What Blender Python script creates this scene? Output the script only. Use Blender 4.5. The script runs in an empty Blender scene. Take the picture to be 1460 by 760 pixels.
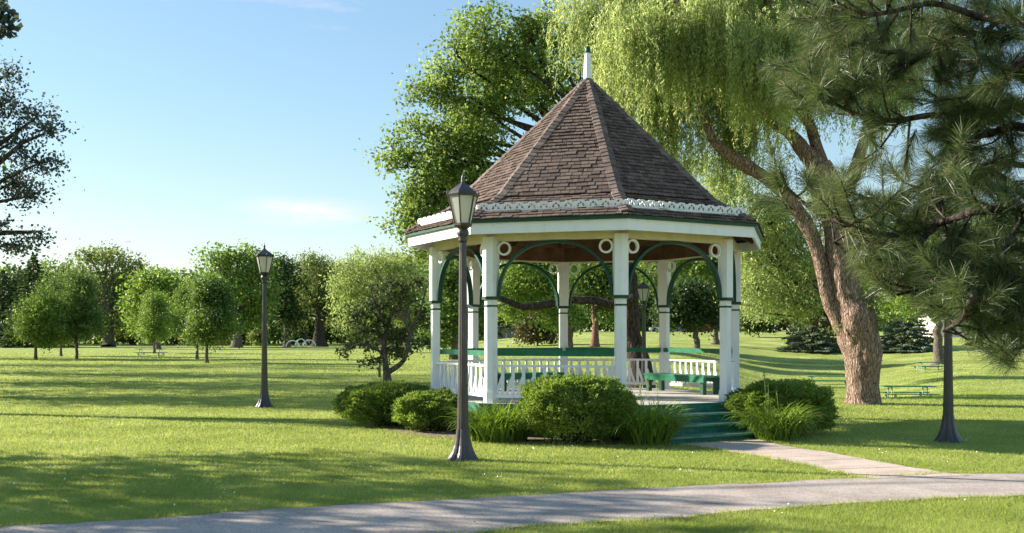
import bpy, math, random
import numpy as np
from mathutils import Vector, Matrix, noise

R = math.radians
rnd = random.Random(7)
rng = np.random.default_rng(7)
scene = bpy.context.scene
COL = scene.collection

# ------------------------------------------------------------------ camera, sky, sun, exposure
F, HOR, EYE = 1450.0, 481.0, 1.65            # focal length and horizon in photo pixels, eye height in metres
cam = bpy.data.cameras.new('camera')
cam.sensor_width = 36
cam.lens = 36 * F / 1460
cam.shift_y = (HOR - 380) / 1460
cam.clip_end = 3000
camo = bpy.data.objects.new('camera', cam)
COL.objects.link(camo)
camo.location = (0, 0, EYE)
camo.rotation_euler = (R(90), 0, 0)
scene.camera = camo

SUN_EL = R(23)
SUN_DIR = R(18)                              # the sun stands left and this far beyond the picture plane
to_sun = Vector((-math.cos(SUN_DIR) * math.cos(SUN_EL), math.sin(SUN_DIR) * math.cos(SUN_EL), math.sin(SUN_EL)))

w = bpy.data.worlds.new('World')
scene.world = w
w.use_nodes = True
wn, wl = w.node_tree.nodes, w.node_tree.links
bg = wn['Background']
bg.inputs['Strength'].default_value = 0.066
sky = wn.new('ShaderNodeTexSky')
sky.sky_type = 'NISHITA'
sky.sun_disc = False
sky.sun_elevation = SUN_EL
sky.sun_rotation = math.atan2(to_sun.x, to_sun.y)
sky.air_density = 1.25
sky.dust_density = 0.2
sky.ozone_density = 3.5
# thin high cloud, laid out by direction
tc = wn.new('ShaderNodeTexCoord')
mp = wn.new('ShaderNodeMapping')
mp.inputs['Scale'].default_value = (1.6, 1.6, 8.0)
mp.inputs['Location'].default_value = (0.35, 0.1, 0.2)
wl.new(tc.outputs['Generated'], mp.inputs['Vector'])
nz = wn.new('ShaderNodeTexNoise')
nz.inputs['Scale'].default_value = 2.2
nz.inputs['Detail'].default_value = 7
nz.inputs['Roughness'].default_value = 0.62
wl.new(mp.outputs[0], nz.inputs['Vector'])
cr = wn.new('ShaderNodeValToRGB')
cr.color_ramp.elements[0].position = 0.62
cr.color_ramp.elements[0].color = (0, 0, 0, 1)
cr.color_ramp.elements[1].position = 0.85
cr.color_ramp.elements[1].color = (0.55, 0.55, 0.55, 1)
wl.new(nz.outputs['Fac'], cr.inputs['Fac'])
mx = wn.new('ShaderNodeMixRGB')
mx.inputs['Color2'].default_value = (5.6, 4.6, 5.0, 1)
wv = wn.new('ShaderNodeVectorMath'); wv.operation = 'SUBTRACT'; wv.inputs[1].default_value = (-0.198, 0.972, 0.120)
wl.new(tc.outputs['Generated'], wv.inputs[0])
ws = wn.new('ShaderNodeVectorMath'); ws.operation = 'MULTIPLY'; ws.inputs[1].default_value = (15, 3, 70); wl.new(wv.outputs[0], ws.inputs[0])
wd = wn.new('ShaderNodeVectorMath'); wd.operation = 'LENGTH'; wl.new(ws.outputs[0], wd.inputs[0])
wr = wn.new('ShaderNodeMapRange'); wr.inputs['From Min'].default_value = 1.2; wr.inputs['From Max'].default_value = 0.0; wr.inputs['To Max'].default_value = 0.5; wl.new(wd.outputs['Value'], wr.inputs['Value'])
wm = wn.new('ShaderNodeMath'); wm.operation = 'MULTIPLY'; wl.new(wr.outputs[0], wm.inputs[0])
n2_ = wn.new('ShaderNodeTexNoise'); n2_.inputs['Scale'].default_value = 9; n2_.inputs['Detail'].default_value = 8; n2_.inputs['Roughness'].default_value = 0.7
m2_ = wn.new('ShaderNodeMapping'); m2_.inputs['Scale'].default_value = (1.0, 1.0, 4.5); m2_.inputs['Rotation'].default_value = (0, R(4), 0); wl.new(tc.outputs['Generated'], m2_.inputs['Vector']); wl.new(m2_.outputs[0], n2_.inputs['Vector'])
r2_ = wn.new('ShaderNodeMapRange'); r2_.inputs['From Min'].default_value = 0.38; r2_.inputs['From Max'].default_value = 0.70; wl.new(n2_.outputs['Fac'], r2_.inputs['Value']); wl.new(r2_.outputs[0], wm.inputs[1])
wa = wn.new('ShaderNodeMath'); wa.operation = 'MULTIPLY_ADD'; wa.inputs[1].default_value = 2.0; wa.use_clamp = True; wl.new(wm.outputs[0], wa.inputs[0]); wl.new(cr.outputs['Color'], wa.inputs[2])
wl.new(wa.outputs[0], mx.inputs['Fac'])
gm = wn.new('ShaderNodeGamma'); gm.inputs['Gamma'].default_value = 0.66; wl.new(sky.outputs['Color'], gm.inputs['Color'])
hv = wn.new('ShaderNodeHueSaturation'); hv.inputs['Saturation'].default_value = 1.24; hv.inputs['Value'].default_value = 1.45; wl.new(gm.outputs['Color'], hv.inputs['Color'])
wl.new(hv.outputs['Color'], mx.inputs['Color1'])
wl.new(mx.outputs['Color'], bg.inputs['Color'])

sun = bpy.data.lights.new('sun', 'SUN')
sun.energy = 3.7
sun.angle = R(0.6)
sun.color = (1.0, 0.93, 0.83)
suno = bpy.data.objects.new('sun', sun)
COL.objects.link(suno)
suno.rotation_euler = to_sun.to_track_quat('Z', 'Y').to_euler()

vs = scene.view_settings
vs.view_transform = 'Standard'
vs.look = 'None'
vs.exposure = 1.8
vs.gamma = 1
vs.use_curve_mapping = False
cy = scene.cycles
cy.max_bounces = 7
cy.diffuse_bounces = 3
cy.glossy_bounces = 2
cy.transmission_bounces = 4
cy.transparent_max_bounces = 8

# ------------------------------------------------------------------ small helpers
def sstep(a, b, x):
    t = np.clip((x - a) / (b - a), 0, 1)
    return t * t * (3 - 2 * t)

def ground_z(x, y):
    """the lawn is level, and rises gently far off to the right"""
    x = np.asarray(x, float); y = np.asarray(y, float)
    s = sstep(60, 230, y) * 3.0 * sstep(-0.10, 0.08, x / np.maximum(y, 5.0))
    t = x / np.maximum(y, 5.0)
    s = s - sstep(26, 46, y) * (1 - sstep(85, 150, y)) * sstep(0.14, 0.28, t) * (1.72 - 1.0 * sstep(0.33, 0.45, t))
    return s + 0.03 * np.sin(x * 0.11 + 1.3) * np.sin(y * 0.09) * sstep(26, 60, y)

def P(px, py, Z):
    """the world point that the photograph shows at a pixel, at a given distance"""
    return Vector(((px - 730) / F * Z, Z, EYE + (HOR - py) / F * Z))

def G(px, py):
    """the point of the level lawn at a pixel"""
    Z = F * EYE / (py - HOR)
    return Vector(((px - 730) / F * Z, Z, 0))

def gz(x, y):
    return float(ground_z(x, y))

def mesh_np(name, verts, faces, mats=()):
    me = bpy.data.meshes.new(name)
    verts = np.asarray(verts, np.float32).reshape(-1, 3)
    faces = np.asarray(faces, np.int32)
    n, k = faces.shape
    me.vertices.add(len(verts)); me.vertices.foreach_set('co', verts.ravel())
    me.loops.add(n * k); me.loops.foreach_set('vertex_index', faces.ravel())
    me.polygons.add(n)
    me.polygons.foreach_set('loop_start', np.arange(0, n * k, k, dtype=np.int32))
    me.polygons.foreach_set('loop_total', np.full(n, k, np.int32))
    me.update(calc_edges=True)
    for m in mats: me.materials.append(m)
    return me

class MB:
    """collects shapes into one mesh"""
    def __init__(s): s.v = []; s.f = []; s.sm = []
    def add(s, vs, fs, smooth=False):
        b = len(s.v); s.v += [tuple(v) for v in vs]; s.f += [tuple(b + i for i in f) for f in fs]; s.sm += [smooth] * len(fs)
    def box(s, x0, x1, y0, y1, z0, z1, M=None):
        vs = [Vector((x, y, z)) for z in (z0, z1) for y in (y0, y1) for x in (x0, x1)]
        if M is not None: vs = [M @ v for v in vs]
        s.add(vs, [(0, 2, 3, 1), (4, 5, 7, 6), (0, 1, 5, 4), (2, 6, 7, 3), (0, 4, 6, 2), (1, 3, 7, 5)])
    def hexa(s, p):          # eight points, bottom ring then top ring
        s.add(p, [(3, 2, 1, 0), (4, 5, 6, 7), (0, 1, 5, 4), (1, 2, 6, 5), (2, 3, 7, 6), (3, 0, 4, 7)])
    def prism(s, poly, z0, z1, M=None):
        n = len(poly)
        vs = [Vector((x, y, z0)) for x, y in poly] + [Vector((x, y, z1)) for x, y in poly]
        if M is not None: vs = [M @ v for v in vs]
        s.add(vs, [tuple(reversed(range(n))), tuple(range(n, 2 * n))] + [(i, (i + 1) % n, n + (i + 1) % n, n + i) for i in range(n)])
    def bar(s, a, b, w, h):
        a = Vector(a); b = Vector(b); d = (b - a).normalized()
        u = d.cross(Vector((0, 0, 1)))
        if u.length < 1e-4: u = Vector((1, 0, 0))
        u.normalize(); q = u.cross(d).normalized()
        p = []
        for c in (a, b):
            for sx, sy in ((-1, -1), (1, -1), (1, 1), (-1, 1)):
                p.append(c + u * (sx * w / 2) + q * (sy * h / 2))
        s.hexa(p)
    def tube(s, pts, rad, seg=8, bump=0.0, cap=True, smooth=True, freq=3.0):
        pts = [Vector(p) for p in pts]
        if not hasattr(rad, '__len__'): rad = [rad] * len(pts)
        up = Vector((0.01, 1, 0.02)); vs = []; fs = []
        for i, p in enumerate(pts):
            d = (pts[min(i + 1, len(pts) - 1)] - pts[max(i - 1, 0)]).normalized()
            u = d.cross(up)
            if u.length < 1e-3: u = d.cross(Vector((1, 0, 0)))
            u.normalize(); up = u.cross(d).normalized()
            for k in range(seg):
                a = 2 * math.pi * k / seg
                dirv = u * math.cos(a) + up * math.sin(a)
                r = rad[i]
                if bump:
                    q = p + dirv * r
                    r *= 1 + bump * (noise.noise(Vector((q.x * freq, q.y * freq, q.z * freq * 0.35))) + 0.6 * noise.noise(Vector((q.x * freq * 3, q.y * freq * 3, q.z * freq * 0.9))))
                vs.append(p + dirv * r)
        for i in range(len(pts) - 1):
            for k in range(seg):
                k2 = (k + 1) % seg
                fs.append((i * seg + k, i * seg + k2, (i + 1) * seg + k2, (i + 1) * seg + k))
        s.add(vs, fs, smooth)
        if cap:
            b = len(s.v) - len(vs)
            s.f.append(tuple(b + k for k in reversed(range(seg)))); s.sm.append(False)
            s.f.append(tuple(b + (len(pts) - 1) * seg + k for k in range(seg))); s.sm.append(False)
    def lathe(s, prof, seg=16, smooth=True, M=None, phase=0.0):
        vs = []; fs = []
        for r, z in prof:
            for k in range(seg):
                a = 2 * math.pi * (k + phase) / seg
                v = Vector((r * math.cos(a), r * math.sin(a), z))
                vs.append(M @ v if M is not None else v)
        for i in range(len(prof) - 1):
            for k in range(seg):
                k2 = (k + 1) % seg
                fs.append((i * seg + k, i * seg + k2, (i + 1) * seg + k2, (i + 1) * seg + k))
        fs.append(tuple(reversed(range(seg)))); fs.append(tuple((len(prof) - 1) * seg + k for k in range(seg)))
        s.add(vs, fs, smooth)
    def mesh(s, name, mat):
        me = bpy.data.meshes.new(name)
        me.from_pydata(s.v, [], s.f)
        me.polygons.foreach_set('use_smooth', s.sm)
        me.materials.append(mat); me.update()
        return me

def link(name, me, parent=None, loc=(0, 0, 0), rz=0.0, kind=None, label=None, M=None):
    o = bpy.data.objects.new(name, me); COL.objects.link(o)
    if parent is not None: o.parent = parent
    if M is not None: o.matrix_basis = M
    else:
        o.location = loc; o.rotation_euler = (0, 0, rz)
    if kind: o['kind'] = kind
    if label: o['label'] = label
    return o

def thing(name, label, cat, loc=(0, 0, 0), rz=0.0, group=None, me=None):
    o = bpy.data.objects.new(name, me); COL.objects.link(o)
    o.location = loc; o.rotation_euler = (0, 0, rz)
    o['label'] = label; o['category'] = cat
    if group: o['group'] = group
    return o

def copy_tree(root, loc, rz, label, skip=()):
    r = root.copy(); COL.objects.link(r); r.location = loc; r.rotation_euler = (0, 0, rz); r['label'] = label
    for ch in [c for c in ALL if c.parent == root]:
        c = ch.copy(); COL.objects.link(c); c.parent = r
        for g in [q for q in ALL if q.parent == ch]:
            d = g.copy(); COL.objects.link(d); d.parent = c
    return r
ALL = []

# ------------------------------------------------------------------ materials
def mat(name, col, rough=0.6, spec=0.4, metal=0.0):
    m = bpy.data.materials.new(name); m.use_nodes = True
    b = m.node_tree.nodes['Principled BSDF']
    b.inputs['Base Color'].default_value = (*col, 1); b.inputs['Roughness'].default_value = rough
    b.inputs['Specular IOR Level'].default_value = spec; b.inputs['Metallic'].default_value = metal
    return m

def nodes(m): return m.node_tree.nodes, m.node_tree.links, m.node_tree.nodes['Principled BSDF']

def ramp(n, stops):
    c = n.new('ShaderNodeValToRGB'); e = c.color_ramp.elements
    while len(e) < len(stops): e.new(0.5)
    for k, (p, col) in enumerate(stops):
        e[k].position = p; e[k].color = (*col, 1)
    return c

def noisy(name, stops, scale=(1, 1, 1), nscale=5.0, detail=6, rough=0.6, bump=0.1, bdist=0.01, spec=0.3, world=False, per_object=0.0, bscale=None, metal=0.0):
    """noise-mottled surface with a fine relief; per_object varies its tone from piece to piece"""
    m = mat(name, stops[0][1], rough, spec, metal); n, l, b = nodes(m)
    t = n.new('ShaderNodeTexCoord')
    mp = n.new('ShaderNodeMapping'); mp.inputs['Scale'].default_value = scale
    if world:
        g = n.new('ShaderNodeNewGeometry'); l.new(g.outputs['Position'], mp.inputs['Vector'])
    else: l.new(t.outputs['Object'], mp.inputs['Vector'])
    nt = n.new('ShaderNodeTexNoise'); nt.inputs['Scale'].default_value = nscale; nt.inputs['Detail'].default_value = detail
    nt.inputs['Roughness'].default_value = 0.65
    l.new(mp.outputs[0], nt.inputs['Vector'])
    c = ramp(n, stops); l.new(nt.outputs['Fac'], c.inputs['Fac'])
    out = c.outputs['Color']
    if per_object:
        g2 = n.new('ShaderNodeNewGeometry'); oi = n.new('ShaderNodeObjectInfo')
        ad = n.new('ShaderNodeMath'); ad.operation = 'ADD'; l.new(g2.outputs['Random Per Island'], ad.inputs[0]); l.new(oi.outputs['Random'], ad.inputs[1])
        fr = n.new('ShaderNodeMath'); fr.operation = 'FRACT'; l.new(ad.outputs[0], fr.inputs[0])
        mr = n.new('ShaderNodeMapRange'); l.new(fr.outputs[0], mr.inputs['Value'])
        mr.inputs['To Min'].default_value = 1 - per_object; mr.inputs['To Max'].default_value = 1 + per_object
        hs = n.new('ShaderNodeHueSaturation'); l.new(out, hs.inputs['Color']); l.new(mr.outputs[0], hs.inputs['Value'])
        out = hs.outputs['Color']
    l.new(out, b.inputs['Base Color'])
    if bump:
        bn = n.new('ShaderNodeBump'); bn.inputs['Strength'].default_value = bump; bn.inputs['Distance'].default_value = bdist
        n2 = nt
        if bscale:
            n2 = n.new('ShaderNodeTexNoise'); n2.inputs['Scale'].default_value = bscale; n2.inputs['Detail'].default_value = 4
            l.new(mp.outputs[0], n2.inputs['Vector'])
        l.new(n2.outputs['Fac'], bn.inputs['Height']); l.new(bn.outputs[0], b.inputs['Normal'])
    return m

def leaf_mat(name, c1, c2, c3, transl=0.4, gloss=0.35, rough=0.5):
    """leaf: tone varies from leaf to leaf and slowly through the tree; light passes through"""
    m = bpy.data.materials.new(name); m.use_nodes = True
    n, l, b = nodes(m)
    g = n.new('ShaderNodeNewGeometry')
    nt = n.new('ShaderNodeTexNoise'); nt.inputs['Scale'].default_value = 0.9; nt.inputs['Detail'].default_value = 3
    l.new(g.outputs['Position'], nt.inputs['Vector'])
    mxx = n.new('ShaderNodeMath'); mxx.operation = 'MULTIPLY_ADD'; mxx.inputs[1].default_value = 0.6
    l.new(g.outputs['Random Per Island'], mxx.inputs[0])
    sc = n.new('ShaderNodeMath'); sc.operation = 'MULTIPLY_ADD'; sc.inputs[1].default_value = 1.4; sc.inputs[2].default_value = -0.5
    l.new(nt.outputs['Fac'], sc.inputs[0]); l.new(sc.outputs[0], mxx.inputs[2])
    c = ramp(n, [(0.0, c1), (0.5, c2), (1.0, c3)]); l.new(mxx.outputs[0], c.inputs['Fac'])
    l.new(c.outputs['Color'], b.inputs['Base Color'])
    b.inputs['Roughness'].default_value = rough; b.inputs['Specular IOR Level'].default_value = gloss
    tr = n.new('ShaderNodeBsdfTranslucent')
    hs = n.new('ShaderNodeHueSaturation'); hs.inputs['Hue'].default_value = 0.485; hs.inputs['Saturation'].default_value = 1.1; hs.inputs['Value'].default_value = 1.5
    l.new(c.outputs['Color'], hs.inputs['Color']); l.new(hs.outputs['Color'], tr.inputs['Color'])
    mix = n.new('ShaderNodeMixShader'); mix.inputs[0].default_value = transl
    l.new(b.outputs[0], mix.inputs[1]); l.new(tr.outputs[0], mix.inputs[2])
    l.new(mix.outputs[0], n['Material Output'].inputs['Surface'])
    return m

M = {}
M['white'] = noisy('white_paint', [(0.28, (0.72, 0.72, 0.70)), (0.45, (0.82, 0.82, 0.80)), (0.8, (0.85, 0.85, 0.83))], scale=(1, 1, 0.35), nscale=9, rough=0.5, bump=0.08, bdist=0.004, bscale=60)
M['cream'] = noisy('cream_paint', [(0.3, (0.64, 0.55, 0.37)), (0.6, (0.76, 0.68, 0.48))], nscale=4, rough=0.55, bump=0.05, bdist=0.004)
M['green'] = noisy('green_paint', [(0.3, (0.008, 0.10, 0.045)), (0.6, (0.012, 0.17, 0.075)), (0.8, (0.03, 0.22, 0.11))], nscale=7, rough=0.42, bump=0.1, bdist=0.004, bscale=40)
M['dark_green'] = noisy('dark_green_paint', [(0.3, (0.006, 0.045, 0.022)), (0.7, (0.012, 0.085, 0.042))], nscale=9, rough=0.45, bump=0.06, bdist=0.003)
M['step_green'] = noisy('worn_green_step_paint', [(0.25, (0.02, 0.07, 0.065)), (0.5, (0.012, 0.13, 0.085)), (0.66, (0.03, 0.18, 0.11)), (0.78, (0.16, 0.20, 0.16))], scale=(1, 4, 4), nscale=4, rough=0.6, bump=0.2, bdist=0.004, world=True)
M['shaded_green'] = noisy('shaded_green_paint', [(0.3, (0.005, 0.042, 0.024)), (0.7, (0.010, 0.075, 0.042))], nscale=7, rough=0.45, bump=0.06, bdist=0.003)  # green paint darkened in its colour to carry the shade on the backlit arches
M['tread'] = noisy('worn_pale_green_tread', [(0.3, (0.05, 0.17, 0.11)), (0.5, (0.10, 0.24, 0.16)), (0.72, (0.26, 0.32, 0.26))], scale=(1, 4, 4), nscale=5, rough=0.6, bump=0.2, bdist=0.004, world=True)
M['deck'] = noisy('weathered_deck_wood', [(0.25, (0.36, 0.33, 0.28)), (0.5, (0.52, 0.48, 0.41)), (0.75, (0.60, 0.56, 0.49))], scale=(0.6, 9, 3), nscale=5, rough=0.75, bump=0.25, bdist=0.004, per_object=0.12)
M['shingle'] = noisy('cedar_shingle', [(0.25, (0.068, 0.047, 0.036)), (0.5, (0.130, 0.092, 0.072)), (0.75, (0.22, 0.160, 0.128))], scale=(14, 1.5, 4), nscale=3, rough=0.85, bump=0.35, bdist=0.006, per_object=0.36, spec=0.2)
M['cap'] = noisy('cedar_hip_cap', [(0.25, (0.085, 0.062, 0.050)), (0.5, (0.155, 0.114, 0.093)), (0.75, (0.24, 0.185, 0.155))], nscale=9, rough=0.85, bump=0.3, bdist=0.006, per_object=0.3, spec=0.2)
M['soffit'] = noisy('brown_ceiling_boards', [(0.3, (0.06, 0.027, 0.018)), (0.5, (0.13, 0.06, 0.036)), (0.75, (0.22, 0.115, 0.07))], scale=(1, 1, 1), nscale=3, rough=0.6, bump=0.1, bdist=0.004, per_object=0.35)
M['metal'] = noisy('black_lamp_paint', [(0.3, (0.018, 0.016, 0.016)), (0.6, (0.035, 0.030, 0.030)), (0.8, (0.07, 0.055, 0.05))], nscale=7, rough=0.38, bump=0.05, bdist=0.002, spec=0.6)
M['metal_near'] = noisy('brown_worn_lamp_paint', [(0.3, (0.035, 0.028, 0.026)), (0.55, (0.065, 0.050, 0.045)), (0.8, (0.12, 0.095, 0.085))], scale=(1, 1, 0.4), nscale=8, rough=0.42, bump=0.08, bdist=0.002, spec=0.6)
g_ = mat('frosted_lamp_glass', (0.72, 0.72, 0.66), 0.35, 0.5); M['glass'] = g_
_n, _l, _b = nodes(g_)
_t = _n.new('ShaderNodeBsdfTranslucent'); _t.inputs['Color'].default_value = (0.85, 0.85, 0.78, 1)
_m = _n.new('ShaderNodeMixShader'); _m.inputs[0].default_value = 0.65
_l.new(_b.outputs[0], _m.inputs[1]); _l.new(_t.outputs[0], _m.inputs[2]); _l.new(_m.outputs[0], _n['Material Output'].inputs['Surface'])
M['galv'] = mat('galvanised_pipe', (0.26, 0.31, 0.26), 0.55, 0.4, 0.3)
M['galv_dark'] = mat('dark_pipe', (0.10, 0.12, 0.10), 0.5, 0.4)
M['table'] = noisy('green_table_plank', [(0.3, (0.02, 0.13, 0.06)), (0.7, (0.05, 0.24, 0.12))], scale=(1, 6, 1), nscale=3, rough=0.5, bump=0.1, bdist=0.003, per_object=0.1)
M['bark'] = None

def bark(name, c1, c2, c3, sx=5.0, sz=1.1, strength=0.9, dist=0.05):
    m = mat(name, c2, 0.9, 0.15); n, l, b = nodes(m)
    g = n.new('ShaderNodeTexCoord')
    nd = n.new('ShaderNodeTexNoise'); nd.inputs['Scale'].default_value = 3.0; nd.inputs['Detail'].default_value = 3
    l.new(g.outputs['Object'], nd.inputs['Vector'])
    va = n.new('ShaderNodeVectorMath'); va.operation = 'MULTIPLY_ADD'; va.inputs[1].default_value = (0.22, 0.22, 0.22)
    l.new(nd.outputs['Color'], va.inputs[0]); l.new(g.outputs['Object'], va.inputs[2])
    mp = n.new('ShaderNodeMapping'); mp.inputs['Scale'].default_value = (sx, sx, sz); l.new(va.outputs[0], mp.inputs['Vector'])
    vo = n.new('ShaderNodeTexVoronoi'); vo.feature = 'DISTANCE_TO_EDGE'; vo.inputs['Scale'].default_value = 2.4; l.new(mp.outputs[0], vo.inputs['Vector'])
    no = n.new('ShaderNodeTexNoise'); no.inputs['Scale'].default_value = 6; no.inputs['Detail'].default_value = 8; l.new(mp.outputs[0], no.inputs['Vector'])
    ml = n.new('ShaderNodeMath'); ml.operation = 'MULTIPLY_ADD'; ml.inputs[1].default_value = 1.4
    l.new(vo.outputs['Distance'], ml.inputs[0]); l.new(no.outputs['Fac'], ml.inputs[2])
    c = ramp(n, [(0.42, c1), (0.62, c2), (0.95, c3)]); l.new(ml.outputs[0], c.inputs['Fac']); l.new(c.outputs['Color'], b.inputs['Base Color'])
    bn = n.new('ShaderNodeBump'); bn.inputs['Strength'].default_value = strength; bn.inputs['Distance'].default_value = dist
    l.new(ml.outputs[0], bn.inputs['Height']); l.new(bn.outputs[0], b.inputs['Normal'])
    return m
M['willow_bark'] = bark('willow_bark', (0.085, 0.052, 0.036), (0.27, 0.18, 0.13), (0.47, 0.34, 0.255), sx=8.0, sz=1.25, dist=0.08)
M['grey_bark'] = bark('grey_bark', (0.05, 0.040, 0.032), (0.13, 0.105, 0.085), (0.22, 0.18, 0.15))
M['dark_bark'] = bark('dark_bark', (0.02, 0.015, 0.012), (0.055, 0.042, 0.034), (0.11, 0.085, 0.07))
M['pine_bark'] = bark('pine_bark', (0.10, 0.05, 0.035), (0.24, 0.13, 0.095), (0.34, 0.20, 0.15))
M['lf_maple'] = leaf_mat('leaf_mid_green', (0.035, 0.080, 0.016), (0.10, 0.175, 0.036), (0.25, 0.33, 0.08), transl=0.38)
M['lf_bright'] = leaf_mat('leaf_bright_green', (0.05, 0.105, 0.020), (0.145, 0.235, 0.044), (0.31, 0.40, 0.10), transl=0.42)
M['lf_dark'] = leaf_mat('leaf_dark_green', (0.018, 0.038, 0.012), (0.045, 0.085, 0.022), (0.10, 0.15, 0.04), transl=0.35)
M['lf_olive'] = leaf_mat('leaf_olive', (0.06, 0.085, 0.025), (0.14, 0.185, 0.05), (0.25, 0.31, 0.10), transl=0.45)
M['lf_willow'] = leaf_mat('leaf_willow', (0.11, 0.17, 0.05), (0.31, 0.38, 0.125), (0.56, 0.61, 0.28), transl=0.55)
M['lf_tall'] = leaf_mat('leaf_sunlit_olive_green', (0.055, 0.105, 0.024), (0.16, 0.235, 0.05), (0.33, 0.42, 0.12), transl=0.5)
M['lf_litter'] = leaf_mat('dry_leaf_bits', (0.10, 0.07, 0.04), (0.22, 0.16, 0.09), (0.38, 0.30, 0.17), transl=0.1)
M['lf_crab'] = leaf_mat('leaf_crabapple', (0.025, 0.045, 0.014), (0.065, 0.10, 0.028), (0.17, 0.20, 0.06), transl=0.38)
M['lf_pale'] = leaf_mat('leaf_pale_willow', (0.12, 0.17, 0.045), (0.26, 0.33, 0.10), (0.42, 0.48, 0.20), transl=0.45)
M['lf_purple'] = leaf_mat('leaf_purple_green', (0.03, 0.042, 0.036), (0.06, 0.082, 0.060), (0.14, 0.15, 0.11), transl=0.4)
M['lf_yew'] = leaf_mat('leaf_yew', (0.04, 0.09, 0.018), (0.15, 0.24, 0.04), (0.38, 0.46, 0.11), transl=0.42)
M['lf_spruce'] = leaf_mat('leaf_blue_spruce', (0.06, 0.085, 0.05), (0.13, 0.175, 0.10), (0.24, 0.29, 0.17), transl=0.2)
M['lf_brown'] = leaf_mat('leaf_brown_shrub', (0.035, 0.035, 0.012), (0.09, 0.08, 0.03), (0.16, 0.15, 0.05), transl=0.3)
M['lf_red'] = leaf_mat('leaf_copper', (0.10, 0.03, 0.02), (0.25, 0.09, 0.05), (0.40, 0.20, 0.11), transl=0.3)
M['needle'] = leaf_mat('pine_needle', (0.025, 0.048, 0.016), (0.075, 0.115, 0.035), (0.22, 0.22, 0.10), transl=0.35, gloss=0.5, rough=0.4)
M['daylily'] = leaf_mat('ornamental_grass_blade', (0.08, 0.15, 0.02), (0.18, 0.28, 0.045), (0.36, 0.44, 0.13), transl=0.45)
M['blade'] = leaf_mat('lawn_blade', (0.18, 0.24, 0.05), (0.30, 0.365, 0.09), (0.44, 0.49, 0.16), transl=0.45, gloss=0.3)

# lawn soil-and-sward sheet
m = mat('lawn', (0.1, 0.2, 0.03), 0.9, 0.1); n, l, b = nodes(m)
g = n.new('ShaderNodeNewGeometry')
def nse(sc, det=4, rough=0.6, vec=None):
    q = n.new('ShaderNodeTexNoise'); q.inputs['Scale'].default_value = sc; q.inputs['Detail'].default_value = det; q.inputs['Roughness'].default_value = rough
    l.new(vec if vec else g.outputs['Position'], q.inputs['Vector']); return q
n1 = nse(0.25, 5); n2 = nse(6, 6, 0.75); n3 = nse(45, 3, 0.7)
c1 = ramp(n, [(0.32, (0.21, 0.265, 0.055)), (0.5, (0.32, 0.37, 0.09)), (0.68, (0.45, 0.465, 0.15))]); l.new(n1.outputs['Fac'], c1.inputs['Fac'])
c2 = ramp(n, [(0.3, (0.45, 0.48, 0.4)), (0.5, (0.95, 0.95, 0.95)), (0.7, (1.35, 1.3, 1.3))]); l.new(n2.outputs['Fac'], c2.inputs['Fac'])
mu = n.new('ShaderNodeMixRGB'); mu.blend_type = 'MULTIPLY'; mu.inputs['Fac'].default_value = 0.4
l.new(c1.outputs['Color'], mu.inputs['Color1']); l.new(c2.outputs['Color'], mu.inputs['Color2'])
l.new(mu.outputs['Color'], b.inputs['Base Color'])
bn = n.new('ShaderNodeBump'); bn.inputs['Strength'].default_value = 1.0; bn.inputs['Distance'].default_value = 0.05
ma = n.new('ShaderNodeMath'); ma.operation = 'ADD'; l.new(n2.outputs['Fac'], ma.inputs[0]); l.new(n3.outputs['Fac'], ma.inputs[1])
l.new(ma.outputs[0], bn.inputs['Height']); l.new(bn.outputs[0], b.inputs['Normal'])
M['lawn'] = m
M['asphalt'] = noisy('old_grey_path', [(0.28, (0.28, 0.225, 0.185)), (0.5, (0.41, 0.335, 0.28)), (0.75, (0.52, 0.43, 0.36))], nscale=1.3, detail=12, rough=0.9, bump=0.7, bdist=0.006, world=True, bscale=70)
def gritty(m, crack=True):
    n, l, b = nodes(m)
    src = b.inputs['Base Color'].links[0].from_socket
    g = n.new('ShaderNodeNewGeometry')
    q = n.new('ShaderNodeTexNoise'); q.inputs['Scale'].default_value = 55; q.inputs['Detail'].default_value = 3; l.new(g.outputs['Position'], q.inputs['Vector'])
    c = ramp(n, [(0.30, (0.55, 0.55, 0.55)), (0.5, (1, 1, 1)), (0.72, (1.45, 1.45, 1.45))]); l.new(q.outputs['Fac'], c.inputs['Fac'])
    mu = n.new('ShaderNodeMixRGB'); mu.blend_type = 'MULTIPLY'; mu.inputs['Fac'].default_value = 0.75; l.new(src, mu.inputs['Color1']); l.new(c.outputs['Color'], mu.inputs['Color2'])
    out = mu.outputs['Color']
    if crack:
        w1 = n.new('ShaderNodeTexNoise'); w1.inputs['Scale'].default_value = 1.8; w1.inputs['Detail'].default_value = 6; l.new(g.outputs['Position'], w1.inputs['Vector'])
        va = n.new('ShaderNodeVectorMath'); va.operation = 'MULTIPLY_ADD'; va.inputs[1].default_value = (0.9, 0.9, 0); l.new(w1.outputs['Color'], va.inputs[0]); l.new(g.outputs['Position'], va.inputs[2])
        vo = n.new('ShaderNodeTexVoronoi'); vo.feature = 'DISTANCE_TO_EDGE'; vo.inputs['Scale'].default_value = 0.55; l.new(va.outputs[0], vo.inputs['Vector'])
        cc = ramp(n, [(0.0, (0.35, 0.32, 0.28)), (0.010, (0.55, 0.52, 0.48)), (0.018, (1, 1, 1))]); l.new(vo.outputs['Distance'], cc.inputs['Fac'])
        m2 = n.new('ShaderNodeMixRGB'); m2.blend_type = 'MULTIPLY'; m2.inputs['Fac'].default_value = 0.18; l.new(out, m2.inputs['Color1']); l.new(cc.outputs['Color'], m2.inputs['Color2']); out = m2.outputs['Color']
    l.new(out, b.inputs['Base Color'])
gritty(M['asphalt'])
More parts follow.
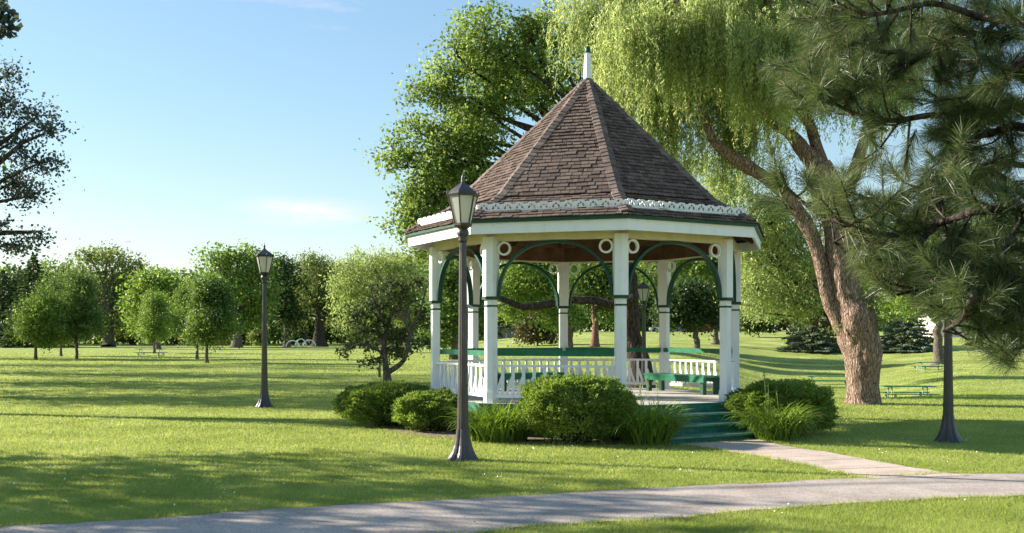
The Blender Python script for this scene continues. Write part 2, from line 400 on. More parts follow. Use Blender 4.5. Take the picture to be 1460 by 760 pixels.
M['concrete'] = noisy('pink_concrete', [(0.28, (0.38, 0.29, 0.225)), (0.5, (0.52, 0.405, 0.32)), (0.75, (0.62, 0.495, 0.40))], nscale=2.0, detail=12, rough=0.9, bump=0.5, bdist=0.004, world=True, bscale=60, per_object=0.06)
gritty(M['concrete'], False)
M['dirt'] = noisy('bare_earth_edge', [(0.3, (0.13, 0.09, 0.055)), (0.6, (0.25, 0.19, 0.12))], nscale=5, detail=8, rough=0.95, bump=0.8, bdist=0.02, world=True)
M['road'] = noisy('pale_road', [(0.3, (0.20, 0.20, 0.22)), (0.7, (0.30, 0.30, 0.32))], nscale=0.5, rough=0.9, bump=0, world=True)
M['sidewalk'] = noisy('pale_pavement', [(0.3, (0.50, 0.45, 0.38)), (0.7, (0.62, 0.56, 0.48))], nscale=0.5, rough=0.9, bump=0, world=True)

# ------------------------------------------------------------------ ground, paths, road
def terrain():
    xs = np.concatenate([-np.geomspace(900, 14, 40), np.linspace(-12, 24, 46), np.geomspace(26, 900, 40)])
    ys = np.concatenate([[-60, -25, -8, -2], np.linspace(0, 60, 91), np.geomspace(61.5, 1600, 100)])
    X, Y = np.meshgrid(xs, ys)
    Zv = ground_z(X, Y)
    v = np.stack([X, Y, Zv], -1).reshape(-1, 3)
    nx, ny = len(xs), len(ys)
    i, j = np.meshgrid(np.arange(nx - 1), np.arange(ny - 1))
    a = (j * nx + i).ravel()
    f = np.stack([a, a + 1, a + nx + 1, a + nx], 1)
    me = mesh_np('lawn_ground', v, f, [M['lawn']])
    me.polygons.foreach_set('use_smooth', [True] * len(f))
    return link('lawn_ground', me, kind='structure')
terrain()

def resample(pts, n):
    pts = np.array([[p[0], p[1]] for p in pts], float)
    # Catmull-Rom for soft curves
    out = []
    m_ = len(pts)
    for i in range(m_ - 1):
        p0 = pts[max(i - 1, 0)]; p1 = pts[i]; p2 = pts[i + 1]; p3 = pts[min(i + 2, m_ - 1)]
        for t in np.linspace(0, 1, 12, endpoint=False):
            out.append(0.5 * ((2 * p1) + (-p0 + p2) * t + (2 * p0 - 5 * p1 + 4 * p2 - p3) * t * t + (-p0 + 3 * p1 - 3 * p2 + p3) * t ** 3))
    out.append(pts[-1]); out = np.array(out)
    d = np.concatenate([[0], np.cumsum(np.linalg.norm(np.diff(out, axis=0), axis=1))])
    s = np.linspace(0, d[-1], n)
    return np.stack([np.interp(s, d, out[:, 0]), np.interp(s, d, out[:, 1])], 1)

far_edge = [G(x, y) for x, y in [(-420, 790), (-150, 765), (0, 753), (100, 748), (200, 742), (300, 735), (400, 727), (500, 721), (600, 716), (730, 709), (830, 703), (930, 697), (1030, 692), (1130, 687), (1240, 682), (1340, 677), (1460, 676), (1640, 672), (1900, 665)]]
near_edge = [G(x, y) for x, y in [(120, 860), (330, 815), (520, 780), (600, 769), (670, 761), (780, 750), (930, 742), (1030, 733), (1130, 725), (1230, 718), (1330, 713), (1460, 708), (1700, 698), (1950, 690)]]
FE = resample(far_edge, 260); NE = resample(near_edge, 260)
con_l = [G(x, y) for x, y in [(972, 634), (1020, 641), (1080, 650), (1130, 660), (1180, 671), (1240, 684)]]
con_r = [G(x, y) for x, y in [(1083, 628), (1130, 639), (1180, 646), (1230, 655), (1295, 667), (1380, 680)]]
CL = resample(con_l, 60); CR = resample(con_r, 60)
def wob(E, amp, sc, seed):
    q = E.copy(); d = np.gradient(E, axis=0); d /= np.linalg.norm(d, axis=1)[:, None] + 1e-9
    for i in range(len(E)):
        a = noise.noise(Vector((E[i, 0] * sc, E[i, 1] * sc, seed))) + 0.5 * noise.noise(Vector((E[i, 0] * sc * 3, E[i, 1] * sc * 3, seed)))
        q[i] += amp * a * np.array([-d[i, 1], d[i, 0]])
    return q
FEw = wob(FE, 0.07, 1.6, 3.0); NEw = wob(NE, 0.07, 1.6, 8.0); CLw = wob(CL, 0.06, 2, 12.0); CRw = wob(CR, 0.06, 2, 17.0)

def strip(name, A, B, z, material, cols=4):
    n_ = len(A); v = []; f = []
    for i in range(n_):
        for k in range(cols + 1):
            p = A[i] * (1 - k / cols) + B[i] * k / cols
            v.append((p[0], p[1], z))
    for i in range(n_ - 1):
        for k in range(cols):
            a = i * (cols + 1) + k
            f.append((a, a + cols + 1, a + cols + 2, a + 1))
    return mesh_np(name, v, f, [material])
def outset(A, B, d):
    u = B - A; u /= np.linalg.norm(u, axis=1)[:, None]
    return A - u * d, B + u * d
A_, B_ = outset(NE, FE, 0.09); link('path_edge_soil', strip('path_edge_soil', wob(A_, 0.05, 2.5, 30.), wob(B_, 0.05, 2.5, 31.), 0.004, M['dirt']), kind='structure')
link('park_path', strip('park_path', NEw, FEw, 0.012, M['asphalt']), kind='structure')
# the paler branch to the steps: cast slabs with open joints
branch = link('gazebo_path', strip('gazebo_path', CRw, CLw, 0.008, M['dirt']), kind='structure')
cells = 10
for i in range(cells):
    a, b_ = int(i * 59 / cells), int((i + 1) * 59 / cells)
    mb = MB()
    u = (CRw[a] - CLw[a]); 
    pts = []
    idx = list(range(a, b_ + 1))
    L_ = [Vector((*CLw[k], 0)) for k in idx]; R__ = [Vector((*CRw[k], 0)) for k in idx]
    g0 = (L_[1] - L_[0]).normalized() * 0.008
    L_[0] = L_[0] + g0; R__[0] = R__[0] + g0; L_[-1] = L_[-1] - g0; R__[-1] = R__[-1] - g0
    ring = L_ + R__[::-1]
    ctr = sum(ring, Vector()) / len(ring)
    zt = 0.017 + rnd.uniform(-0.002, 0.002)
    mb.prism([(p.x, p.y) for p in ring][::-1], 0.0, zt)
    me = mb.mesh('slab', M['concrete'])
    link('slab', me, parent=branch)

# road with pavement far off to the right
def ribbon(name, y0, y1, x0, x1, dz, material, nx=60):
    v = []; f = []
    for i in range(nx + 1):
        x = x0 + (x1 - x0) * i / nx
        for yy in (y0, (y0 + y1) / 2, y1):
            yv = yy + 0.10 * (x - 60)
            v.append((x, yv, gz(x, yv) + dz))
    for i in range(nx):
        for k in range(2):
            a = i * 3 + k; f.append((a, a + 3, a + 4, a + 1))
    return link(name, mesh_np(name, v, f, [material]), kind='structure')
ribbon('pavement', 107, 109, 54, 220, 0.05, M['sidewalk'])
ribbon('road', 112, 125, 58, 240, 0.06, M['road'])
ribbon('far_pavement', 128, 131, 60, 260, 0.09, M['sidewalk'])

# ------------------------------------------------------------------ foliage makers
def rand_unit(n_):
    v = rng.normal(size=(n_, 3)); return v / np.linalg.norm(v, axis=1)[:, None]

def leaf_quads(C, size, aspect=0.5, tilt=None, spread=0.35, down=0.0, dirs=None):
    """diamond leaves at the points C"""
    n_ = len(C)
    d = rand_unit(n_) if dirs is None else dirs + rng.normal(size=(n_, 3)) * 0.35
    d[:, 2] -= down
    d /= np.linalg.norm(d, axis=1)[:, None]
    s = np.cross(d, rand_unit(n_)); s /= np.linalg.norm(s, axis=1)[:, None] + 1e-9
    L = size * rng.uniform(1 - spread, 1 + spread, n_)[:, None]
    W = L * aspect
    v = np.stack([C - d * L * 0.5, C + s * W * 0.5, C + d * L * 0.5, C - s * W * 0.5], 1)
    f = np.arange(n_ * 4).reshape(-1, 4)
    return v.reshape(-1, 3), f

def crown_points(lobes, n_tips, per_tip, sigma, flat=0.75, shell=0.55, gaps=0.0):
    """tips spread through each lobe, more of them towards its outside; leaves gather round the tips"""
    vol = np.array([max(r[0] * r[1] * r[2], 1e-3) ** 0.75 for c, r in lobes]); vol /= vol.sum()
    tips = []
    for (c, r), q in zip(lobes, vol):
        k = max(3, int(n_tips * q))
        u = rand_unit(k)
        rad = rng.uniform(shell ** 2, 1.0, k) ** 0.5
        p = np.array(c) + u * rad[:, None] * np.array(r) * (1 + 0.13 * rng.normal(size=k))[:, None]
        tips.append(p)
    tips = np.concatenate(tips)
    if gaps > 0:
        keep = np.array([noise.noise(Vector(t * 0.8)) > -0.5 + gaps for t in tips])
        tips = tips[keep]
    n_ = len(tips)
    size = rng.uniform(0.6, 1.4, n_)
    idx = np.repeat(np.arange(n_), per_tip)
    off = rng.normal(size=(len(idx), 3)) * sigma * size[idx][:, None]
    off[:, 2] *= flat
    return tips, tips[idx] + off

def limb(mb, a, b, r0, r1, seg=7, bow=0.12, steps=5, bump=0.06):
    a = Vector(a); b = Vector(b); L = (b - a).length
    k = Vector((rnd.uniform(-1, 1), rnd.uniform(-1, 1), rnd.uniform(0.2, 1))) * L * bow
    pts = []; rad = []
    for i in range(steps + 1):
        t = i / steps
        p = a.lerp(b, t) + k * math.sin(math.pi * t) * (1 if i not in (0, steps) else 0)
        if 0 < i < steps: p += Vector((rnd.gauss(0, 1), rnd.gauss(0, 1), rnd.gauss(0, 0.6))) * L * 0.018
        pts.append(p); rad.append(r0 * (1 - t) + r1 * t)
    mb.tube(pts, rad, seg, bump, cap=False)
    return pts, rad

def tree(name, label, cat, base, lobes_px, Z, trunk_h, r0, leafm, barkm, tips=220, per=30, leaf=0.14, sigma=None, group=None,
         aspect=0.6, down=0.0, gaps=0.0, deep=1.0, flat=0.75, shell=0.5, twigs=0.5, lean=None, back=0.6, extra_trunks=(), stems=None):
    """trunk, limbs into every lobe of the crown, twigs, and leaves round the twig tips"""
    bx, by = base
    root = thing(name, label, cat, (bx, by, gz(bx, by)), group=group)
    o = Vector((bx, by, gz(bx, by)))
    lobes = []
    for L in lobes_px:
        px, py, rx, rz = L[:4]
        dy = L[4] if len(L) > 4 else rnd.uniform(-0.35, 0.35) * rx / F * Z
        c = P(px, py, Z) ; c.y += dy
        R_ = (rx / F * Z, rx / F * Z * 0.85 * deep, rz / F * Z)
        lobes.append((c - o, R_))
    if back:            # the crown is as deep as it is wide: a few lobes on its far side
        cx = sum(c.x for c, r in lobes) / len(lobes)
        big = max(abs(c.x - cx) + r[0] for c, r in lobes)
        for c, r in list(lobes)[::2]:
            lobes.append((Vector((cx + (c.x - cx) * 0.6, c.y + big * 0.6, c.z)), r))
    mb = MB()
    top = Vector((0, 0, trunk_h)) if lean is None else Vector(lean)
    pts = []; rad = []
    N = 7
    for i in range(N + 1):
        t = i / N
        p = Vector((0, 0, -0.15)).lerp(top, t) + Vector((rnd.gauss(0, 1), rnd.gauss(0, 1), 0)) * r0 * 0.18 * (i > 0)
        fl = 1 + 0.55 * math.exp(-t * 9)
        pts.append(p); rad.append(r0 * fl * (1 - 0.35 * t))
    if stems:
        spts = []; 
        for st_ in stems:
            q = [P(a_, b_, Z + c_) - o for a_, b_, c_, w_ in st_]; rr = [w_ / 2 / F * Z for a_, b_, c_, w_ in st_]
            q2 = []; r2 = []
            for i in range(len(q) - 1):
                for k in range(4):
                    t = k / 4; p0, p1, p2, p3 = q[max(i - 1, 0)], q[i], q[i + 1], q[min(i + 2, len(q) - 1)]
                    q2.append(0.5 * ((2 * p1) + (p2 - p0) * t + (2 * p0 - 5 * p1 + 4 * p2 - p3) * t * t + (3 * p1 - p0 - 3 * p2 + p3) * t ** 3)); r2.append(rr[i] * (1 - t) + rr[i + 1] * t)
            q2.append(q[-1]); r2.append(rr[-1])
            mb.tube(q2, r2, 9, 0.2, cap=False, freq=6); spts += list(zip(q2[4:], r2[4:]))
    else: mb.tube(pts, rad, 12, 0.12, cap=False)
    for (x_, y_, h_, r_) in extra_trunks:
        limb(mb, (x_, y_, -0.1), (x_ * 1.5, y_, h_), r_, r_ * 0.6, bow=0.03)
    ends = []
    for c, r in lobes:
        st = pts[-1] if rnd.random() < 0.6 else pts[-2]
        c2 = Vector(c)
        if stems:
            near_ = min(spts, key=lambda q: (q[0] - c2).length)
            lp, lr = limb(mb, near_[0], c2, near_[1] * 0.7, 0.012, steps=6); ends.append((lp, lr)); continue
        lp, lr = limb(mb, st, c2, r0 * min(0.5, 2.0 / math.sqrt(len(lobes) + 1)), r0 * 0.08, steps=6)
        ends.append((lp, lr))
    tp, C = crown_points([(np.array(c), r) for c, r in lobes], tips, per, sigma or leaf * 2.2, flat, shell, gaps)
    # twigs from the nearest limb towards a share of the tips
    lim = [(p, rr) for lp, lr in ends for p, rr in zip(lp[2:], lr[2:])]
    LP = np.array([p for p, _ in lim])
    for t in tp:
        if rnd.random() > twigs: continue
        d = np.linalg.norm(LP - t, axis=1); k = int(d.argmin())
        limb(mb, LP[k], t, min(lim[k][1] * 0.6, 0.02 + 0.012 * d[k]), 0.008, seg=4, steps=3, bump=0, bow=0.08)
    link('trunk', mb.mesh('trunk', barkm), root)
    v, f = leaf_quads(C, leaf, aspect, down=down)
    link('crown', mesh_np('crown', v, f, [leafm]), root)
    return root

def hanging(name, root, starts, lmin, lmax, leafm, leaf, step, material_stem, sway=0.12, aspect=0.22, per=2):
    """willow: thin strands that hang, leaves along them"""
    V = []; Dr = []; mb = MB()
    for s in starts:
        L = rnd.uniform(lmin, lmax); nseg = max(3, int(L / step))
        hx, hy = rnd.gauss(0, 1) * sway, rnd.gauss(0, 1) * sway
        p = np.array(s, float)
        t = np.linspace(0, 1, nseg)
        q = np.stack([p[0] + hx * np.sin(t * 1.8) * L * 0.5, p[1] + hy * np.sin(t * 1.8) * L * 0.5, p[2] + 0.05 * L * np.sin(t * 3) - L * t], 1)
        for _ in range(per):
            V.append(q + rng.normal(size=q.shape) * [0.035, 0.035, 0.03])
            dd = np.tile([0, 0, -1.0], (nseg, 1)) + rng.normal(size=(nseg, 3)) * [0.5, 0.5, 0.25]
            Dr.append(dd)
        if rnd.random() < 0.35: mb.tube(q[:: max(1, nseg // 4)], 0.006, 3, cap=False)
    C = np.concatenate(V); D = np.concatenate(Dr); D /= np.linalg.norm(D, axis=1)[:, None]
    v, f = leaf_quads(C, leaf, aspect, dirs=D)
    link(name, mesh_np(name, v, f, [leafm]), root)
    return mb

# ------------------------------------------------------------------ the gazebo
TH = 0.111
GX, GY = 1.452, 19.5
T8 = math.tan(math.pi / 8); S8 = math.sin(math.pi / 8); C8 = math.cos(math.pi / 8)
gaz = thing('gazebo', 'white octagonal gazebo with brown cedar shingle roof and green trim', 'gazebo', (GX, GY, 0))
def part(name, me, parent=None, rz=0.0, loc=(0, 0, 0), **k):
    return link(name, me, parent or gaz, loc, rz, **k)
def mitred(ap_out, ap_in, z0, z1, material, name, cut=0.0, z0i=None, z1i=None):
    """a straight piece of an eight-sided ring, its ends mitred; local outward is -y"""
    z0i = z0 if z0i is None else z0i; z1i = z1 if z1i is None else z1i
    xo, xi = ap_out * T8 - cut, ap_in * T8 - cut
    mb = MB()
    mb.hexa([(-xo, -ap_out, z0), (xo, -ap_out, z0), (xi, -ap_in, z0i), (-xi, -ap_in, z0i),
             (-xo, -ap_out, z1), (xo, -ap_out, z1), (xi, -ap_in, z1i), (-xi, -ap_in, z1i)])
    return mb.mesh(name, material)
DZ = 0.545     # deck height
RP = 2.9       # ring of the posts
AP = RP * C8

# posts
def psec(s): return [(0, -0.100 * s), (0.088 * s, -0.064 * s), (0.088 * s, 0.07 * s), (-0.088 * s, 0.07 * s), (-0.088 * s, -0.064 * s)]
def pm(segs, name, material):
    mb = MB()
    for s, z0, z1 in segs: mb.prism([(x, y - RP) for x, y in psec(s)], z0, z1)
    return mb.mesh(name, material)
post_me = pm([(1.0, DZ + 0.19, 2.335), (1.29, 2.33, 3.345)], 'post', M['white'])
plinth_me = pm([(1.16, DZ - 0.002, DZ + 0.18), (1.08, DZ + 0.18, DZ + 0.2)], 'plinth', M['white'])
collar_me = pm([(1.42, 2.285, 2.338)], 'collar', M['shaded_green'])
band_me = pm([(1.09, 2.165, 2.195)], 'band', M['shaded_green'])
bay_ang = [TH + (k + 0.5) * math.pi / 4 for k in range(8)]
for k in range(8):
    a = TH + k * math.pi / 4
    p = part('post', post_me, rz=a)
    for nm, me in (('plinth', plinth_me), ('collar', collar_me), ('band', band_me)):
        link(nm, me, p)

# ring beam, arches, rings
beam_me = mitred(AP + 0.06, AP - 0.07, 3.275, 3.47, M['cream'], 'beam')
inner_me = mitred(AP - 0.073, AP - 0.095, 3.30, 3.60, M['soffit'], 'inner_board')
def arch_mesh():
    mb = MB(); N = 36; a, b = 0.965, 0.93; zc = 2.335; tk = 0.045; y0, y1 = -AP - 0.045, -AP + 0.045
    ring = []
    for i in range(N + 1):
        t = math.pi * i / N
        c, s = math.cos(t), math.sin(t)
        e = 0.92
        cx = math.copysign(abs(c) ** e, c); sz = abs(s) ** e
        ring.append(((a + tk / 2) * cx, zc + (b + tk / 2 - 0.02) * sz, (a - tk / 2) * cx, zc + (b - tk / 2 - 0.02) * sz))
    vs = []
    for xo, zo, xi, zi in ring:
        vs += [(xo, y0, zo), (xo, y1, zo), (xi, y1, zi), (xi, y0, zi)]
    fs = []
    for i in range(N):
        for k in range(4):
            fs.append((i * 4 + k, i * 4 + (k + 1) % 4, (i + 1) * 4 + (k + 1) % 4, (i + 1) * 4 + k))
    mb.add(vs, fs); mb.add(vs[:4], [(0, 1, 2, 3)]); mb.add(vs[-4:], [(3, 2, 1, 0)])
    return mb.mesh('arch', M['shaded_green'])
arch_me = arch_mesh()
def ring_mesh():
    mb = MB(); N = 28; ro, ri = 0.118, 0.086; vs = []; fs = []
    for i in range(N):
        t = 2 * math.pi * i / N
        for r_, y_ in ((ro, -0.028), (ro, 0.028), (ri, 0.028), (ri, -0.028)):
            vs.append((r_ * math.cos(t), y_, r_ * math.sin(t)))
    for i in range(N):
        j = (i + 1) % N
        for k in range(4):
            fs.append((i * 4 + k, i * 4 + (k + 1) % 4, j * 4 + (k + 1) % 4, j * 4 + k))
    mb.add(vs, fs); return mb.mesh('ring_ornament', M['white'])
ring_me = ring_mesh()
def in_bay(k, x, y, z): return Matrix.Rotation(bay_ang[k], 4, 'Z') @ Matrix.Translation((x, y, z))
for k in range(8):
    part('beam', beam_me, rz=bay_ang[k]); part('inner_board', inner_me, rz=bay_ang[k])
    part('arch', arch_me, rz=bay_ang[k])
    for sx in (-1, 1):
        o = part('ring_ornament', ring_me); o.matrix_basis = in_bay(k, sx * 0.872, -AP, 3.148)

# railings in every bay but the entrance (bay 0)
def box_me(name, material, x0, x1, y0, y1, z0, z1):
    mb = MB(); mb.box(x0, x1, y0, y1, z0, z1); return mb.mesh(name, material)
hw = RP * S8 - 0.085
rail_me = box_me('top_rail', M['white'], -hw, hw, -AP - 0.04, -AP + 0.04, 1.150, 1.190)
brail_me = box_me('bottom_rail', M['white'], -hw, hw, -AP - 0.03, -AP + 0.03, 0.63, 0.69)
grail_me = box_me('back_rail', M['green'], -hw - 0.01, hw + 0.01, -AP + 0.045, -AP + 0.085, 1.335, 1.425)
mb = MB()
mb.box(-0.026, 0.026, -0.012, 0.012, 0.69, 1.15)
mb.hexa([(-0.135, -0.011, 0.69), (-0.085, -0.011, 0.69), (-0.085, 0.011, 0.69), (-0.135, 0.011, 0.69),
         (-0.035, -0.011, 0.99), (-0.004, -0.011, 0.93), (-0.004, 0.011, 0.93), (-0.035, 0.011, 0.99)])
bal_me = mb.mesh('baluster', M['white'])
for k in range(1, 8):
    part('top_rail', rail_me, rz=bay_ang[k]); part('bottom_rail', brail_me, rz=bay_ang[k])
    part('back_rail', grail_me, rz=bay_ang[k])
    for i in range(11):
        o = part('baluster', bal_me); o.matrix_basis = in_bay(k, -0.90 + i * 0.183, -AP, 0)

# deck boards clipped to the octagon
AD = 2.95
def clip(poly, nx, ny, d):
    out = []
    for i in range(len(poly)):
        a, b = poly[i], poly[(i + 1) % len(poly)]
        da, db = a[0] * nx + a[1] * ny - d, b[0] * nx + b[1] * ny - d
        if da <= 0: out.append(a)
        if (da < 0 < db) or (db < 0 < da):
            t = da / (da - db); out.append((a[0] + (b[0] - a[0]) * t, a[1] + (b[1] - a[1]) * t))
    return out
brot = -0.15
nb = 42; pitch = 2 * 3.2 / nb
for i in range(nb):
    y0 = -3.2 + i * pitch
    poly = [(-3.4, y0), (3.4, y0), (3.4, y0 + pitch - 0.010), (-3.4, y0 + pitch - 0.010)]
    for k in range(8):
        am = bay_ang[k] - brot
        poly = clip(poly, math.sin(am), -math.cos(am), AD - 0.03)
        if len(poly) < 3: break
    if len(poly) < 3: continue
    mb = MB(); mb.prism(poly, 0.515, DZ)
    part('deck_board', mb.mesh('deck_board', M['deck']), rz=brot)
joist = mitred(AD - 0.05, 0.4, 0.44, 0.51, M['dark_green'], 'deck_frame')
rim = mitred(AD + 0.015, AD - 0.03, 0.40, DZ + 0.002, M['step_green'], 'rim_board')
for k in range(8):
    part('deck_frame', joist, rz=bay_ang[k]); part('rim_board', rim, rz=bay_ang[k])
# skirt of upright boards below the deck edge
sk = MB(); L_ = (AD - 0.02) * T8 - 0.01
for i in range(16):
    x0 = -L_ + i * 2 * L_ / 16
    sk.box(x0 + 0.004, x0 + 2 * L_ / 16 - 0.004, -AD + 0.0, -AD + 0.025, -0.03, 0.40)
sk_me = sk.mesh('skirt_panel', M['dark_green'])
for k in range(1, 8): part('skirt_panel', sk_me, rz=bay_ang[k])
# steps
HS = 1.08
levels = [DZ, 0.40, 0.255, 0.11]
for i in range(4):
    yo = AD + 0.29 * i
    zt = levels[i]; zb = levels[i + 1] if i < 3 else -0.04
    if i: part('step_tread', box_me('step_tread', M['tread'], -HS - 0.02, HS + 0.02, -yo - 0.03, -yo + 0.29, zt - 0.035, zt), rz=bay_ang[0])
    part('step_riser', box_me('step_riser', M['step_green'], -HS, HS, -yo + (0.005 if i else -0.018), -yo + 0.025 if i else -yo - 0.016 + 0.012, zb - (0.03 if i < 3 else 0), (zt - 0.037) if i else DZ - 0.05), rz=bay_ang[0])
for sx in (-1, 1):
    mb = MB(); x0, x1 = sorted((sx * (HS + 0.0), sx * (HS + 0.04)))
    prof = [(-AD, -0.04), (-AD - 0.86, -0.04), (-AD - 0.86, 0.06), (-AD - 0.57, 0.20), (-AD - 0.28, 0.35), (-AD - 0.02, 0.49), (-AD, 0.49)]
    vs = [(x0, y, z) for y, z in prof] + [(x1, y, z) for y, z in prof]; n_ = len(prof)
    mb.add(vs, [tuple(range(n_)), tuple(reversed(range(n_, 2 * n_)))] + [(i, n_ + i, n_ + (i + 1) % n_, (i + 1) % n_) for i in range(n_)])
    part('stringer', mb.mesh('stringer', M['dark_green']), rz=bay_ang[0])

# roof: profile at the hips (radius, height)
PROF = [(0.055, 6.545), (2.72, 3.985), (3.26, 3.70), (3.47, 3.585)]
def roof_panels():
    mb = MB()
    for k in range(8):
        am = bay_ang[k]; t = Vector((math.cos(am), math.sin(am), 0)); nn = Vector((math.sin(am), -math.cos(am), 0))
        for (r0, z0), (r1, z1) in zip(PROF[:-1], PROF[1:]):
            a0, a1 = r0 * C8, r1 * C8
            q = []
            for dz in (-0.045, 0.0):
                q += [nn * a1 - t * a1 * T8 + Vector((0, 0, z1 + dz)), nn * a1 + t * a1 * T8 + Vector((0, 0, z1 + dz)),
                      nn * a0 + t * a0 * T8 + Vector((0, 0, z0 + dz)), nn * a0 - t * a0 * T8 + Vector((0, 0, z0 + dz))]
            b = len(mb.v)
            mb.add(q, [(3, 2, 1, 0), (4, 5, 6, 7)] + ([(0, 1, 5, 4)] if r1 > 3.4 else []))
    return mb.mesh('roof', M['soffit'])
roof = part('roof', roof_panels())
# eave boards
part_me = mitred(3.168, 3.135, 3.355, 3.534, M['white'], 'fascia')
green_me = mitred(3.218, 3.13, 3.536, 3.588, M['shaded_green'], 'drip_edge')
for k in range(8):
    part('fascia', part_me, rz=bay_ang[k]); part('drip_edge', green_me, rz=bay_ang[k])
# boarded underside and rafters
def slope_pt(s):
    """distance down the middle of a face -> (apothem, height)"""
    for (r0, z0), (r1, z1) in zip(PROF[:-1], PROF[1:]):
        L = math.hypot((r1 - r0) * C8, z1 - z0)
        if s <= L + 1e-9: return (r0 + (r1 - r0) * s / L) * C8, z0 + (z1 - z0) * s / L, (r1 - r0) * C8 / L, (z1 - z0) / L
        s -= L
    return (r1 * C8, z1, (r1 - r0) * C8 / L, (z1 - z0) / L)
SLEN = sum(math.hypot((r1 - r0) * C8, z1 - z0) for (r0, z0), (r1, z1) in zip(PROF[:-1], PROF[1:]))
mb = MB(); s = 0.5
while s < SLEN - 0.32:
    a0, z0, da, dz = slope_pt(s); a1, z1, _, _ = slope_pt(s + 0.125)
    if a1 < 3.1:
        off0, off1 = -0.062, -0.048
        mb.hexa([(-a1 * T8, -a1, z1 + off0), (a1 * T8, -a1, z1 + off0), (a0 * T8, -a0, z0 + off0), (-a0 * T8, -a0, z0 + off0),
                 (-a1 * T8, -a1, z1 + off1), (a1 * T8, -a1, z1 + off1), (a0 * T8, -a0, z0 + off1), (-a0 * T8, -a0, z0 + off1)])
    s += 0.135
ceil_me = mb.mesh('ceiling_boarding', M['soffit'])
mb = MB(); mb.bar((0, -0.15, 6.30), (0, -2.66, 3.87), 0.09, 0.12); mb.bar((0, -2.62, 3.86), (0, -3.28, 3.52), 0.09, 0.10)
raf_me = mb.mesh('rafter', M['soffit'])
mb = MB(); mb.bar((0, -0.3, 6.16), (0, -2.5, 3.88), 0.045, 0.1); mb.bar((0, -2.48, 3.87), (0, -3.09, 3.52), 0.045, 0.09)
raf2_me = mb.mesh('rafter', M['soffit'])
for k in range(8):
    o = part('ceiling_boarding', ceil_me, rz=bay_ang[k], kind='stuff')
    part('rafter', raf_me, rz=TH + k * math.pi / 4)
    part('rafter', raf2_me, rz=bay_ang[k])
# king post hub under the apex
mb = MB(); mb.lathe([(0.001, 5.55), (0.10, 5.6), (0.11, 5.7), (0.11, 6.3)], 8, False); part('hub', mb.mesh('hub', M['soffit']))

# shingles
sh_box = MB(); sh_box.hexa([(0, 0, 0), (1, 0, 0), (1, 1, 0.003), (0, 1, 0.003), (0, 0, 0.016), (1, 0, 0.016), (1, 1, 0.006), (0, 1, 0.006)])
sh_me = sh_box.mesh('shingle', M['shingle'])
EXP = 0.100
def shingle_mats(k):
    am = bay_ang[k]; t = Vector((math.cos(am), math.sin(am), 0)); nn = Vector((math.sin(am), -math.cos(am), 0))
    out = []
    s = SLEN + 0.03; row = 0
    while s > 0.12:
        a, z, da, dz = slope_pt(min(s, SLEN)); 
        if s > SLEN: a += da * (s - SLEN); z += dz * (s - SLEN)
        up = (nn * -da + Vector((0, 0, -dz))).normalized()
        nor = t.cross(up).normalized()
        if nor.z < 0: nor = -nor
        hwid = a * T8 - 0.005
        x = -hwid
        while x < hwid - 0.01:
            wd = rnd.choice((0.09, 0.12, 0.14, 0.16, 0.19)) * rnd.uniform(0.9, 1.1)
            if x + wd > hwid - 0.05: wd = hwid - x
            L = 0.155; lift = 0.024 + rnd.uniform(-0.003, 0.010)
            sj = rnd.uniform(-0.007, 0.007); skew = rnd.uniform(-0.03, 0.03)
            org = nn * a + Vector((0, 0, z)) + t * (x + 0.003) - up * sj + nor * lift
            top = nn * 0 + up * L - nor * (lift - 0.004)
            tt = (t + up * skew).normalized()
            Mx = Matrix(((tt.x * (wd - 0.007), top.x, nor.x, org.x), (tt.y * (wd - 0.007), top.y, nor.y, org.y), (tt.z * (wd - 0.007), top.z, nor.z, org.z), (0, 0, 0, 1)))
            out.append((Mx, a, z))
            x += wd
        s -= EXP; row += 1
    return out
rest = MB()
f7 = shingle_mats(7)
f7.sort(key=lambda q: q[2])
def bake(mbx, src, Mx):
    mbx.add([Mx @ v.co for v in src.vertices], [tuple(p.vertices) for p in src.polygons])
sh_variants = []
for Mx, a, z in f7[:300]:
    me = sh_me.copy() if len(sh_variants) < 0 else sh_me
    o = link('shingle', me, roof, M=Matrix.Identity(4)); o.matrix_local = Mx
for Mx, a, z in f7[300:]: bake(rest, sh_me, Mx)
for k in range(7):
    for Mx, a, z in shingle_mats(k): bake(rest, sh_me, Mx)
o = link('shingle_field', rest.mesh('shingle_field', M['shingle']), roof, kind='stuff')
